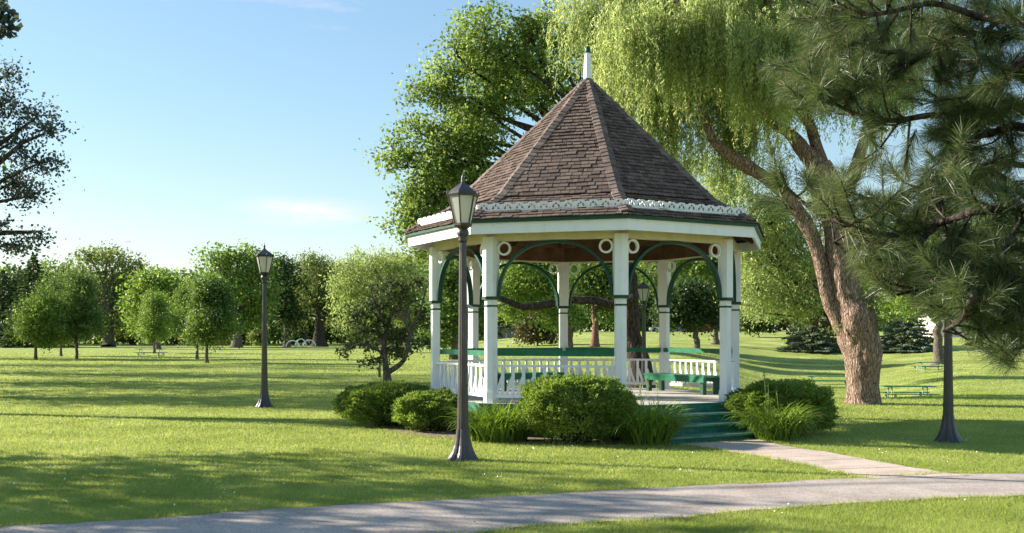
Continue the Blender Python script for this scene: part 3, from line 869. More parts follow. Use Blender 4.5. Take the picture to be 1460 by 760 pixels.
# hip caps: one pair of narrow shingles lapping over each hip at every course
def cap_mesh(s_, M_):
    pass
def slope_hip(s):
    for (r0, z0), (r1, z1) in zip(PROF[:-1], PROF[1:]):
        L = math.hypot(r1 - r0, z1 - z0)
        if s <= L: return r0 + (r1 - r0) * s / L, z0 + (z1 - z0) * s / L, (r1 - r0) / L, (z1 - z0) / L
        s -= L
    return r1, z1, (r1 - r0) / L, (z1 - z0) / L
HL = sum(math.hypot(r1 - r0, z1 - z0) for (r0, z0), (r1, z1) in zip(PROF[:-1], PROF[1:]))
def cap_parts(k):
    out = []; s = HL
    while s > 0.1:
        r, z, dr, dz = slope_hip(s); r2, z2, _, _ = slope_hip(max(s - 0.17, 0.0))
        wd = 0.112 if s > 0.7 else 0.065
        lift = 0.066 + rnd.uniform(-0.006, 0.010)
        j = rnd.uniform(-0.008, 0.008)
        mb = MB()
        for sx in (-1, 1):
            def q(rr, zz, off, hh): # point across the hip following the adjoining face
                y = -(rr - off * T8 * 1.0); return (sx * off, y, zz + hh)
            d_ = wd
            drop = 0.0
            A = q(r + j, z, 0, lift + 0.025); B = q(r + j, z, d_, lift + 0.005)
            C_ = q(r2, z2, d_, 0.045); D = q(r2, z2, 0, 0.062)
            th = 0.024
            mb.hexa([(p[0], p[1], p[2] - th) for p in (A, B, C_, D)] + [A, B, C_, D])
        out.append(mb); s -= 0.106
    return out
capstuff = MB()
for k in range(8):
    a = TH + k * math.pi / 4
    cp = cap_parts(k)
    if k in (0, 7):
        for c in cp: link('hip_cap', c.mesh('hip_cap', M['cap']), roof, rz=a)
    else:
        Rz = Matrix.Rotation(a, 4, 'Z')
        for c in cp: capstuff.add([Rz @ Vector(v) for v in c.v], c.f)
link('hip_cap_field', capstuff.mesh('hip_cap_field', M['cap']), roof, kind='stuff')

# pierced white trim standing on the roof edge
def trim_mesh():
    half = 3.225 * C8 * T8; cu = bpy.data.curves.new('trim', 'CURVE'); cu.dimensions = '2D'; cu.fill_mode = 'BOTH'; cu.extrude = 0.011
    def spl(pts):
        sp = cu.splines.new('POLY'); sp.points.add(len(pts) - 1)
        for i, (x, y) in enumerate(pts): sp.points[i].co = (x, y, 0, 1)
        sp.use_cyclic_u = True
    nm = 12; pw = 2 * half / nm
    top = []
    for i in range(nm):
        x0 = -half + i * pw
        for u, h in ((0.0, 0.140), (0.10, 0.128), (0.2, 0.148), (0.34, 0.160), (0.5, 0.154), (0.66, 0.160), (0.8, 0.148), (0.90, 0.128)):
            top.append((x0 + u * pw, h))
    top.append((half, 0.14))
    spl([(half, 0.0), *top[::-1], (-half, 0.0)][::-1])
    def circ(cx, cy, rx, ry=None, n_=10, rot=0.0):
        ry = ry or rx; pts = []
        for i in range(n_):
            t = 2 * math.pi * i / n_
            x, y = rx * math.cos(t), ry * math.sin(t)
            pts.append((cx + x * math.cos(rot) - y * math.sin(rot), cy + x * math.sin(rot) + y * math.cos(rot)))
        spl(pts)
    for i in range(nm):
        xc = -half + (i + 0.5) * pw
        circ(xc - 0.044, 0.078, 0.019, 0.034, rot=-0.5); circ(xc + 0.044, 0.078, 0.019, 0.034, rot=0.5)
        circ(xc, 0.118, 0.020, 0.020)
        if i: circ(xc - pw / 2, 0.058, 0.009, n_=6)
    ob = bpy.data.objects.new('trim_tmp', cu); COL.objects.link(ob)
    dg = bpy.context.evaluated_depsgraph_get(); me = bpy.data.meshes.new_from_object(ob.evaluated_get(dg))
    bpy.data.objects.remove(ob); me.materials.clear(); me.materials.append(M['white']); me.name = 'trim_board'
    return me
trim_me = trim_mesh()
for k in range(8):
    o = part('trim_board', trim_me)
    o.matrix_basis = Matrix.Rotation(bay_ang[k], 4, 'Z') @ Matrix.Translation((0, -3.225 * C8, 3.722)) @ Matrix.Rotation(R(90 + 7), 4, 'X')
# finial
mb = MB(); mb.lathe([(0.095, 6.50), (0.088, 6.62), (0.072, 6.95), (0.058, 7.10)], 8, False, phase=0.5)
fin = part('finial', mb.mesh('finial', M['white']))
mb = MB(); mb.lathe([(0.064, 7.095), (0.064, 7.12), (0.050, 7.125), (0.056, 7.16), (0.050, 7.195), (0.03, 7.225), (0.004, 7.24)], 12)
link('finial_cap', mb.mesh('finial_cap', M['dark_green']), fin)
# roof apex flashing
mb = MB(); mb.lathe([(0.20, 6.40), (0.115, 6.53), (0.10, 6.60)], 8, False, phase=0.5); part('apex_collar', mb.mesh('apex_collar', M['cap']))
# small grey switch box on the right-hand post
a = TH + 2 * math.pi / 4
mb = MB(); mb.box(-0.035, 0.035, -RP + 0.072, -RP + 0.115, 1.25, 1.38); part('switch_box', mb.mesh('switch_box', M['galv']), rz=a)

# benches standing on the deck
def bench(label, k, x0, x1):
    am = bay_ang[k]
    loc = Vector((GX, GY, DZ))
    root = thing('bench', label, 'bench', loc, am, 'green benches on the gazebo deck')
    y0, y1 = -AP + 0.30, -AP + 0.80
    for i in range(3):
        a = y0 + i * (y1 - y0) / 3
        mb = MB(); mb.box(x0, x1, a + 0.004, a + (y1 - y0) / 3 - 0.004, 0.33, 0.365); link('seat_plank', mb.mesh('seat_plank', M['green']), root)
    for yy in (y0 + 0.01, y1 - 0.04):
        mb = MB(); mb.box(x0 + 0.02, x1 - 0.02, yy, yy + 0.03, 0.235, 0.328); link('apron', mb.mesh('apron', M['green']), root)
    for x in (x0 + 0.07, x1 - 0.13):
        for yy in (y0 + 0.045, y1 - 0.13):
            mb = MB(); mb.box(x, x + 0.09, yy, yy + 0.085, 0.0, 0.328); link('leg', mb.mesh('leg', M['dark_green']), root)
bench('sunlit green bench by the open railing right of the gazebo steps', 2, -1.15, 0.78)
bench('shaded dark green bench behind the front railing, far left side of the deck', 4, -0.75, 0.85)

# ------------------------------------------------------------------ street lamps
def lamp(label, x, y, rz, body, h_cut=0.0, z=0.0):
    root = thing('street_lamp', label, 'street lamp', (x, y, z), rz, 'black lantern street lamps')
    mb = MB(); n_ = 16; prof = [(0.205, -0.03), (0.205, 0.02), (0.185, 0.05), (0.150, 0.11), (0.118, 0.20), (0.098, 0.30), (0.088, 0.38), (0.083, 0.42)]
    vs = []; fs = []
    for i, (r_, z_) in enumerate(prof):
        for k in range(n_ * 2):
            a = 2 * math.pi * k / (n_ * 2)
            depth = 0.09 * min(1, i / 2)
            rr = r_ * (1 - (depth if k % 4 in (0,) else 0)) / (math.cos((a + math.pi / 8) % (math.pi / 4) - math.pi / 8)) * 0.96
            vs.append((rr * math.cos(a), rr * math.sin(a), z_))
    m_ = n_ * 2
    for i in range(len(prof) - 1):
        for k in range(m_): fs.append((i * m_ + k, i * m_ + (k + 1) % m_, (i + 1) * m_ + (k + 1) % m_, (i + 1) * m_ + k))
    mb.add(vs, fs); link('base', mb.mesh('base', body), root)
    mb = MB(); vs = []; fs = []; H = 3.02 - h_cut
    pr = [(0.080, 0.40), (0.074, 0.7), (0.066, 1.2), (0.058, 1.9), (0.049, H - 0.25), (0.047, H - 0.02)]
    for r_, z_ in pr:
        for k in range(m_):
            a = 2 * math.pi * k / m_; rr = r_ * (1 if k % 2 else 0.93)
            vs.append((rr * math.cos(a), rr * math.sin(a), z_))
    for i in range(len(pr) - 1):
        for k in range(m_): fs.append((i * m_ + k, i * m_ + (k + 1) % m_, (i + 1) * m_ + (k + 1) % m_, (i + 1) * m_ + k))
    mb.add(vs, fs); link('pole', mb.mesh('pole', body), root)
    mb = MB(); mb.lathe([(0.05, H - 0.10), (0.062, H - 0.06), (0.052, H - 0.03), (0.075, H), (0.085, H + 0.03), (0.075, H + 0.07), (0.06, H + 0.09)], 16); link('collar', mb.mesh('collar', body), root)
    mb = MB(); mb.lathe([(0.06, H + 0.085), (0.125, H + 0.13), (0.13, H + 0.155), (0.118, H + 0.16)], 6, False)
    zb, zt, rb, rt = H + 0.155, H + 0.53, 0.112, 0.205
    for k in range(6):
        a = 2 * math.pi * k / 6; c, s_ = math.cos(a), math.sin(a)
        mb.bar((rb * c, rb * s_, zb), (rt * c, rt * s_, zt), 0.016, 0.016)
        a2 = 2 * math.pi * (k + 1) / 6
        mb.bar((rt * c, rt * s_, zt), (rt * math.cos(a2), rt * math.sin(a2), zt), 0.02, 0.022)
    fr = link('lantern_frame', mb.mesh('lantern_frame', body), root)
    for k in range(6):
        a, a2 = 2 * math.pi * k / 6, 2 * math.pi * (k + 1) / 6; q = 0.965
        mb = MB()
        o_ = [Vector((q * rb * math.cos(a), q * rb * math.sin(a), zb)), Vector((q * rb * math.cos(a2), q * rb * math.sin(a2), zb)), Vector((q * rt * math.cos(a2), q * rt * math.sin(a2), zt)), Vector((q * rt * math.cos(a), q * rt * math.sin(a), zt))]
        mb.hexa([Vector((p.x * 0.97, p.y * 0.97, p.z)) for p in o_] + o_)
        link('pane', mb.mesh('pane', M['glass']), fr)
    mb = MB(); mb.lathe([(0.222, zt - 0.005), (0.232, zt + 0.015), (0.205, zt + 0.045), (0.15, zt + 0.09), (0.085, zt + 0.135), (0.045, zt + 0.165), (0.03, zt + 0.18)], 6, False)
    for k in range(6):
        a = 2 * math.pi * k / 6; c, s_ = math.cos(a), math.sin(a)
        mb.lathe([(0.014, 0), (0.012, 0.03), (0.001, 0.065)], 5, M=Matrix.Translation((0.218 * c, 0.218 * s_, zt + 0.01)))
    rf = link('lantern_roof', mb.mesh('lantern_roof', body), root)
    mb = MB(); mb.lathe([(0.022, zt + 0.17), (0.03, zt + 0.19), (0.018, zt + 0.21), (0.028, zt + 0.235), (0.014, zt + 0.27), (0.003, zt + 0.325)], 10)
    link('finial', mb.mesh('finial', body), rf)
    return root
g_ = G(660, 656); lamp('tall brown-black street lamp standing nearest, in front of the gazebo bushes', g_.x, g_.y, 0.32, M['metal_near'])
g_ = G(377, 581); lamp('black street lamp alone on the open lawn at the left', g_.x, g_.y, 0.0, M['metal'])
g_ = G(1352, 630); lamp('dark street lamp under the pine boughs at the right, its lantern hidden in needles', g_.x, g_.y, 0.1, M['metal'])
lamp('street lamp seen through the gazebo, in front of the leaning trunk', (918 - 730) / F * 30.2, 30.2, 0.15, M['metal'], h_cut=0.45)

# ------------------------------------------------------------------ picnic tables
def picnic_table(label, x, y, rz, L=2.3):
    root = thing('picnic_table', label, 'picnic table', (x, y, gz(x, y)), rz, 'green picnic tables on the lawn')
    for i in range(5):
        yy = -0.36 + i * 0.146
        mb = MB(); mb.box(-L / 2, L / 2, yy, yy + 0.136, 0.72, 0.758); link('table_plank', mb.mesh('table_plank', M['table']), root)
    for s_ in (-1, 1):
        for i in range(2):
            yy = s_ * 0.72 + (-0.14 if i == 0 else 0.005)
            mb = MB(); mb.box(-L / 2, L / 2, yy, yy + 0.135, 0.43, 0.465); link('seat_plank', mb.mesh('seat_plank', M['table']), root)
    for sx in (-1, 1):
        xx = sx * (L / 2 - 0.35); mb = MB()
        for s_ in (-1, 1):
            mb.tube([(xx, s_ * 0.30, 0.715), (xx, s_ * 0.28, 0.40), (xx, s_ * 0.30, 0.03), (xx, s_ * 0.36, 0.0)], 0.021, 8)
            mb.tube([(xx, s_ * 0.30, 0.20), (xx, s_ * 0.55, 0.20), (xx, s_ * 0.70, 0.24), (xx, s_ * 0.72, 0.425)], 0.022, 8)
            mb.tube([(xx + 0.05, s_ * 0.72, 0.425), (xx + 0.05, s_ * 0.73, 0.0)], 0.022, 8)
        mb.tube([(xx, -0.30, 0.20), (xx, 0.30, 0.20)], 0.02, 8); mb.tube([(xx, -0.34, 0.70), (xx, 0.34, 0.70)], 0.02, 8)
        link('leg_frame', mb.mesh('leg_frame', M['galv']), root)
    mb = MB(); mb.tube([(-L / 2 + 0.35, 0, 0.20), (L / 2 - 0.35, 0, 0.20)], 0.018, 6); link('brace', mb.mesh('brace', M['galv']), root)
    return root
def at(px, Z): return (px - 730) / F * Z, Z
picnic_table('green picnic table with pale legs right beside the thick willow trunk', *at(1294, 42), -0.10, 2.1)
picnic_table('green picnic table between the right-hand bush and the willow trunk', *at(1183, 68), -0.10, 3.0)
picnic_table('farthest green picnic table, near the tree trunks behind the right lamp', *at(1328, 74), 0.12, 2.5)
c = G(215, 510); picnic_table('distant picnic table under the small tree on the left lawn', c.x, c.y, 0.05, 2.3)

# ------------------------------------------------------------------ bushes and ornamental grasses
def bush(label, x, y, rx, ry, h, n_, seed, mat_=None, cat='bush', leaf=0.05):
    global rng
    rng = np.random.default_rng(seed)
    root = thing('bush', label, cat, (x, y, 0))
    # a knobbly dome: directions with a noise-varied radius
    u = rand_unit(n_); u[:, 2] = np.abs(u[:, 2]) * 1.0
    low = rng.random(n_) < 0.3
    u[low, 2] = -rng.uniform(0, 0.65, low.sum())
    u /= np.linalg.norm(u, axis=1)[:, None]
    kn = np.array([noise.noise(Vector(q * 2.3) + Vector((seed, 0, 0))) * 0.22 + noise.noise(Vector(q * 7.0) + Vector((seed, 0, 0))) * 0.13 + noise.noise(Vector(q * 18.0)) * 0.09 for q in u])
    rad = (rng.uniform(0.62, 1, n_) ** 0.35) * (1 + kn)
    q = np.sign(u) * np.abs(u) ** 0.85
    C = q * rad[:, None] * np.array([rx, ry, h * 0.5])
    C[:, 2] += h * 0.5
    C = C[C[:, 2] > 0.02]
    nn_ = C - np.array([0, 0, h * 0.45]); nn_ /= np.linalg.norm(nn_, axis=1)[:, None]
    d = nn_ * 0.9 + np.array([0, 0, 0.5])
    v, f = leaf_quads(C, leaf, 0.36, dirs=d + rng.normal(size=C.shape) * 0.45)
    link('foliage', mesh_np('foliage', v, f, [mat_ or M['lf_yew']]), root)
    mb = MB()
    for i in range(40):
        a = rnd.uniform(0, 2 * math.pi); e = rnd.uniform(0.2, 1.4)
        d = Vector((math.cos(a) * math.cos(e) * rx, math.sin(a) * math.cos(e) * ry, h * (0.15 + 0.7 * math.sin(e))))
        limb(mb, (rnd.gauss(0, rx * 0.15), rnd.gauss(0, ry * 0.15), -0.03), d * 0.85, 0.018, 0.006, seg=4, steps=3, bump=0)
    link('stems', mb.mesh('stems', M['dark_bark']), root) if False else link('stem', mb.mesh('stem', M['dark_bark']), root)
    return root
bush('big round clipped yew bush before the front railing of the gazebo', 1.00, 15.90, 0.90, 0.66, 1.03, 46000, 3)
bush('wide dark clipped bush at the far left corner of the gazebo', -2.30, 18.95, 0.95, 0.66, 0.78, 40000, 5)
bush('small clipped bush tucked behind the near lamp post, left of the gazebo', -1.42, 17.95, 0.64, 0.5, 0.70, 26000, 8)
bush('clipped bush right of the gazebo steps with long grass in front', 4.60, 17.35, 0.88, 0.7, 0.90, 42000, 11)

def grass_clump(label, x, y, rx, ry, n_, L0, L1, seed, droop=1.0, stalks=0):
    q = random.Random(seed)
    root = thing('ornamental_grass', label, 'grass clump', (x, y, 0))
    V = []; Fc = []
    for i in range(n_):
        a = q.uniform(0, 2 * math.pi); rr = math.sqrt(q.random())
        b = Vector((math.cos(a) * rr * rx, math.sin(a) * rr * ry, -0.01))
        d = Vector((math.cos(a) * rx, math.sin(a) * ry, 0)) * (rr * 0.9 + 0.1) + Vector((q.gauss(0, 0.3), q.gauss(0, 0.3), 0)); 
        if d.length < 0.05: d = Vector((0.3, 0, 0))
        d.normalize()
        L = q.uniform(L0, L1); w_ = q.uniform(0.008, 0.016); bend = q.uniform(0.9, 2.5) * droop
        side = Vector((-d.y, d.x, 0)); side = (side + Vector((0, 0, q.uniform(-0.4, 0.4)))).normalized()
        n0 = len(V); N = 6; p = b.copy(); th = q.uniform(0.05, 0.55)
        for k in range(N + 1):
            t = k / N; ww = w_ * (1 - t ** 2.2) + 0.001
            V += [p - side * ww, p + side * ww]
            th2 = th + bend * t ** 1.6
            p = p + (d * math.sin(th2) + Vector((0, 0, 1)) * math.cos(th2)) * (L / N)
        for k in range(N): Fc.append((n0 + 2 * k, n0 + 2 * k + 1, n0 + 2 * k + 3, n0 + 2 * k + 2))
    link('blade_tuft', mesh_np('blade_tuft', [tuple(v) for v in V], Fc, [M['daylily']]), root, kind='stuff')
    if stalks:
        mb = MB(); C = []
        for i in range(stalks):
            bx, by = q.uniform(-rx, rx) * 0.7, q.uniform(-ry, ry) * 0.7; h = q.uniform(0.85, 1.15)
            mb.tube([(bx, by, 0), (bx + 0.02, by, h * 0.6), (bx + q.uniform(-0.05, 0.05), by, h)], [0.005, 0.004, 0.003], 4)
            for j in range(40): C.append((bx + q.gauss(0, 0.018), by + q.gauss(0, 0.018), h - abs(q.gauss(0, 0.12))))
        link('flower_stalk', mb.mesh('flower_stalk', M['daylily']), root)
        v, f = leaf_quads(np.array(C), 0.03, 0.4); link('seed_head', mesh_np('seed_head', v, f, [M['lf_olive']]), root)
    return root
grass_clump('bright long-leaved grass clump between the near lamp and the round bush', -0.22, 16.15, 0.45, 0.32, 900, 0.45, 0.9, 1)
grass_clump('tall drooping grass clump with seed stalks left of the gazebo steps', 2.08, 15.75, 0.36, 0.32, 850, 0.5, 0.95, 2, droop=1.1, stalks=5)
grass_clump('arching pale grass clump against the right-hand bush beside the steps', 4.26, 16.40, 0.34, 0.30, 850, 0.45, 0.92, 4, droop=1.25, stalks=3)

# ------------------------------------------------------------------ trees
# thick willow at the right, drawn limb by limb
WZ = 25.2
wb = P(1232, 576, WZ)
wroot = thing('willow_tree', 'huge leaning weeping willow with orange-tan furrowed trunk right of the gazebo', 'tree', (wb.x, wb.y, 0))
def path(pp, Z=WZ, dy=0.0, fine=1):
    pts = []; rad = []
    for i, q in enumerate(pp):
        Zq = Z + dy * i
        v = P(q[0], q[1], Zq) - Vector((wb.x, wb.y, 0)); pts.append(v); rad.append(q[2] / 2 / F * Zq)
    # soft interpolation
    P2 = []; R2 = []
    for i in range(len(pts) - 1):
        p0, p1, p2, p3 = pts[max(i - 1, 0)], pts[i], pts[i + 1], pts[min(i + 2, len(pts) - 1)]
        for k in range(fine):
            t = k / fine
            P2.append(0.5 * ((2 * p1) + (p2 - p0) * t + (2 * p0 - 5 * p1 + 4 * p2 - p3) * t * t + (3 * p1 - p0 - 3 * p2 + p3) * t ** 3))
            R2.append(rad[i] * (1 - t) + rad[i + 1] * t)
    P2.append(pts[-1]); R2.append(rad[-1])
    return P2, R2
mb = MB()
p_, r_ = path([(1232, 584, 70), (1232, 573, 51), (1232, 550, 45), (1230, 520, 48), (1227, 490, 56), (1222, 465, 58), (1216, 445, 54), (1208, 425, 44), (1203, 395, 43), (1197, 350, 42), (1192, 310, 43), (1180, 270, 42), (1166, 235, 36)], fine=10)
mb.tube(p_, r_, 56, 0.16, freq=3.2)
link('trunk', mb.mesh('trunk', M['willow_bark']), wroot)
limbs = [
    [(1215, 485, 30), (1196, 458, 24), (1183, 430, 20), (1176, 400, 19), (1168, 365, 20), (1152, 325, 22), (1134, 295, 20), (1108, 266, 18), (1070, 240, 19), (1035, 218, 17), (1014, 195, 13), (1004, 165, 9), (985, 120, 7), (950, 60, 6)],
    [(1170, 245, 28), (1145, 212, 22), (1122, 188, 15), (1095, 172, 10), (1060, 140, 8), (1030, 80, 7), (1000, 0, 5)],
    [(1172, 245, 28), (1162, 205, 16), (1150, 160, 12), (1130, 90, 9), (1110, 10, 7), (1090, -80, 5)],
    [(1188, 290, 24), (1215, 250, 18), (1235, 190, 14), (1250, 110, 11), (1270, 20, 8), (1290, -80, 6)],
    [(1160, 190, 12), (1120, 130, 9), (1070, 60, 8), (1000, 20, 7), (930, -10, 6), (870, -20, 5)],
    [(1218, 440, 22), (1250, 415, 10), (1262, 400, 5)],
    [(1110, 10, 8), (1010, -60, 7), (900, -80, 6), (840, -60, 5)],
]
for i, L_ in enumerate(limbs):
    p_, r_ = path(L_, Z=WZ, dy=(0, 0.15, 0.3, 0.25, -0.12, 0.05, -0.3)[i], fine=5)
    mb = MB(); mb.tube(p_, r_, 14, 0.22, freq=2.5)
    link('limb', mb.mesh('limb', M['willow_bark']), wroot)
# hanging leaf curtains of the willow, gathered in bunches below the limb ends
def bunches(lobes, n_b, per, Z, ref):
    out = []
    tot = sum(l[2] * l[3] for l in lobes)
    for px, py, rx, ry in lobes:
        k = max(1, int(n_b * rx * ry / tot))
        for _ in range(k):
            u = rand_unit(1)[0] * rnd.uniform(0.3, 1) 
            c = P(px, py, Z) + Vector((u[0] * rx / F * Z, u[1] * rx / F * Z * 0.9, u[2] * ry / F * Z)) - ref
            if c.y < -2.9 and c.z < 6.6: c.y = -2.9 + abs(rnd.gauss(0, 0.5))
            for _ in range(per): out.append((c.x + rnd.gauss(0, 0.22), c.y + rnd.gauss(0, 0.22), c.z + rnd.gauss(0, 0.25)))
    return out
wl_lobes = [(850, 10, 55, 50), (905, 20, 65, 60), (960, 40, 60, 60), (1020, 30, 70, 60), (1080, 20, 60, 60), (1130, 30, 60, 60), (1200, 10, 70, 60),
            (870, 60, 45, 40), (900, 110, 45, 35), (940, 120, 40, 30), (1000, 110, 50, 35), (1050, 120, 40, 40), (1090, 80, 50, 40),
            (960, -70, 110, 60), (1080, -80, 120, 60), (1230, -60, 100, 60), (1290, 40, 60, 60), (1180, 90, 50, 40), (1040, 185, 30, 30), (980, 170, 30, 25), (1250, 110, 50, 40), (1010, 60, 60, 50), (1090, 30, 60, 50), (1140, 90, 40, 40), (930, 160, 35, 30), (1000, 30, 80, 60), (1060, 170, 35, 30), (960, 215, 30, 24), (1100, 130, 30, 20)]
st = bunches(wl_lobes, 820, 10, WZ + 0.6, Vector((wb.x, wb.y, 0)))
st += bunches([(1010, 20, 60, 40), (1060, 60, 50, 40), (1100, 95, 45, 35), (960, 50, 50, 40), (1140, 40, 50, 40), (900, 30, 50, 40), (1190, 60, 40, 40)], 170, 10, WZ - 1.9, Vector((wb.x, wb.y, 0)))
mbs = hanging('foliage', wroot, st, 0.35, 1.6, M['lf_willow'], 0.105, 0.062, M['willow_bark'], sway=0.3, per=3, aspect=0.21)
link('twig', mbs.mesh('twig', M['lf_olive']), wroot)
# epicormic shoots on the trunk
C = []
for px, py, s_, k in ((1238, 425, 0.18, 260), (1250, 440, 0.15, 200), (1256, 460, 0.13, 160), (1190, 470, 0.10, 60), (1170, 330, 0.15, 120), (1155, 250, 0.15, 150), (1120, 230, 0.15, 120)):
    c0 = np.array(P(px, py, WZ - 0.35) - Vector((wb.x, wb.y, 0)))
    C.append(c0 + rng.normal(size=(k, 3)) * s_)
v, f = leaf_quads(np.concatenate(C), 0.11, 0.2); link('shoot', mesh_np('shoot', v, f, [M['lf_olive']]), wroot)

# the broad tree behind the gazebo
b0 = ((915 - 730) / F * 33, 33)
tree('tall_tree', 'tall broad-leaved tree leaning left behind the gazebo, its crown against the sky', 'tree', b0,
     [(690, 45, 45, 40), (650, 80, 45, 40), (725, 85, 45, 40), (760, 60, 40, 45), (800, 40, 40, 45), (620, 130, 42, 40), (670, 135, 48, 38), (600, 190, 42, 36), (650, 190, 50, 36),
      (720, 140, 40, 30), (580, 240, 30, 28), (620, 245, 45, 34), (670, 240, 40, 30), (600, 295, 35, 32), (640, 290, 40, 32), (575, 315, 28, 28), (560, 215, 22, 22), (790, 110, 40, 40), (830, 80, 40, 45), (770, 150, 25, 20), (640, 340, 50, 26), (700, 200, 30, 25), (610, 350, 40, 26), (680, 320, 40, 30), (585, 270, 34, 28)],
     33, 5.2, 0.34, M['lf_tall'], M['dark_bark'], tips=1600, per=40, leaf=0.125, sigma=0.24, lean=(-0.9, 0, 6.4), twigs=0.6, back=0.35, flat=0.55, gaps=0.22)

# low limb seen through the gazebo arches, thick and dark
mb = MB()
q = [P(x, y, 32.4) - Vector((b0[0], b0[1], 0)) for x, y in ((905, 425), (880, 436), (848, 428), (815, 428), (780, 434), (745, 438), (715, 426), (690, 415))]
mb.tube(q, [0.16, 0.14, 0.13, 0.12, 0.12, 0.10, 0.08, 0.05], 10, 0.15, cap=False)
big = [o for o in bpy.data.objects if o.name == 'tall_tree'][0]
link('limb', mb.mesh('limb', M['dark_bark']), big)

# crabapple in front of the pale willow
c = G(553, 546)
tree('crabapple_tree', 'small twisted crabapple tree with bare twigs left of the gazebo', 'tree', (c.x, c.y),
     [(505, 490, 26, 10), (488, 504, 13, 7), (518, 472, 26, 12), (540, 456, 24, 14), (562, 500, 20, 12), (578, 474, 20, 14), (528, 514, 15, 7), (600, 452, 15, 26), (568, 422, 30, 16), (592, 402, 22, 14), (536, 432, 28, 12), (510, 448, 20, 10), (556, 478, 24, 12), (552, 405, 22, 10), (608, 490, 12, 14)],
     c.y, 0.9, 0.13, M['lf_crab'], M['grey_bark'], tips=520, per=13, leaf=0.13, sigma=0.13, twigs=1.0, back=0.25, shell=0.1, gaps=0.1, deep=1.0,
     stems=[[(553, 549, 0, 15), (552, 535, 0, 12), (549, 515, 0, 8), (547, 495, 0, 8), (551, 472, 0.1, 7), (558, 450, 0.2, 5), (572, 425, 0.2, 4), (590, 398, 0.2, 2)],
            [(555, 530, 0, 9), (566, 523, -0.1, 7), (577, 512, -0.2, 6), (582, 492, -0.3, 5), (588, 468, -0.4, 4), (600, 440, -0.4, 3), (608, 410, -0.4, 1.5)],
            [(549, 492, 0, 6), (538, 476, 0.1, 5), (522, 466, 0.3, 4), (505, 458, 0.4, 3), (490, 462, 0.4, 1.5)],
            [(551, 470, 0.1, 5), (542, 448, -0.2, 4), (533, 430, -0.4, 3), (528, 405, -0.5, 1.5)],
            [(548, 505, 0, 5), (532, 496, -0.3, 4), (514, 490, -0.5, 3), (498, 496, -0.5, 1.5)],
            [(560, 448, 0.2, 4), (585, 432, 0.4, 3), (606, 425, 0.5, 1.5)]])

def sapling(label, bx_, by_, lob, leafm='lf_bright', tips=480, r=0.12):
    c = G(bx_, by_); Z = c.y
    return tree('young_tree', label, 'tree', (c.x, c.y), lob, Z, 1.7, r, M[leafm], M['grey_bark'], tips=tips, per=36, leaf=0.16, sigma=0.30, group='young trees on the left lawn', twigs=0.4, shell=0.35)
sapling('leftmost young tree on the left lawn, thin trunk with low leaves', 51, 513, [(62, 440, 28, 24), (50, 462, 26, 20), (72, 468, 24, 20), (38, 475, 16, 12), (60, 485, 14, 10)])
sapling('young tree standing farther back between two others at the left', 87, 508, [(84, 412, 24, 26), (90, 440, 32, 28), (80, 468, 30, 20)], 'lf_maple')
sapling('dark rounded young tree third from the left edge of the lawn', 109, 512, [(112, 405, 20, 20), (112, 430, 28, 26), (118, 460, 30, 24), (95, 470, 24, 18)], 'lf_maple')
sapling('small young tree behind the distant picnic table', 220, 504, [(220, 435, 16, 18), (220, 455, 22, 18), (216, 475, 20, 10)], 'lf_bright', r=0.14)
sapling('young tree just behind and left of the oval-crowned one', 281, 512, [(272, 425, 22, 26), (268, 455, 26, 22), (275, 478, 20, 10)], 'lf_bright')
sapling('oval-crowned young tree nearest the black lamp on the left lawn', 295, 518, [(296, 412, 22, 18), (297, 432, 30, 24), (302, 460, 32, 26), (290, 478, 24, 12)], 'lf_maple', tips=620)

def far_tree(name, label, bx_, Z, lob, leafm, tips=240, per=36, leaf=0.45, r=0.35, bk='grey_bark', trunk=3.0, gaps=0.0, shell=0.4, down=0.0, back=0.5, aspect=0.6, group='background trees beyond the lawn', sigma=None, twigs=0.35):
    x = (bx_ - 730) / F * Z
    return tree(name, label, 'tree', (x, Z), lob, Z, trunk, r, M[leafm], M[bk], tips=tips, per=per, leaf=leaf, sigma=sigma or leaf * 1.6, group=group, gaps=gaps, twigs=twigs, shell=shell, down=down, back=back, aspect=aspect)
far_tree('elm_tree', 'olive-topped spreading elm with open branches behind the left young trees', 155, 175,
         [(130, 368, 28, 15), (160, 362, 34, 13), (185, 378, 22, 14), (110, 388, 20, 12), (150, 395, 34, 18), (185, 405, 24, 20), (130, 425, 34, 26), (175, 440, 30, 28), (150, 460, 40, 22)], 'lf_olive', tips=300, leaf=0.5, r=0.9, trunk=6, twigs=0.8)
far_tree('maple_tree', 'bushy bright maple behind the small tree by the picnic table', 226, 140,
         [(215, 400, 28, 14), (240, 405, 24, 18), (200, 425, 22, 22), (225, 430, 30, 26), (245, 445, 20, 26), (200, 458, 20, 20)], 'lf_bright', tips=300)
far_tree('maple_tree', 'tall bright maple with two-lobed top behind the black lamp', 337, 160,
         [(306, 368, 22, 16), (345, 362, 26, 14), (296, 392, 14, 14), (325, 395, 28, 18), (362, 385, 26, 20), (345, 418, 32, 22), (315, 440, 26, 24), (375, 420, 24, 28), (355, 450, 26, 20)], 'lf_bright', tips=420, r=0.8, trunk=5, bk='grey_bark', leaf=0.5, gaps=0.1)
far_tree('maple_tree', 'dark green tree directly right of the black lamp top', 408, 175,
         [(392, 382, 20, 18), (408, 400, 22, 24), (398, 430, 24, 26), (412, 455, 22, 24)], 'lf_dark', tips=260, r=0.6)
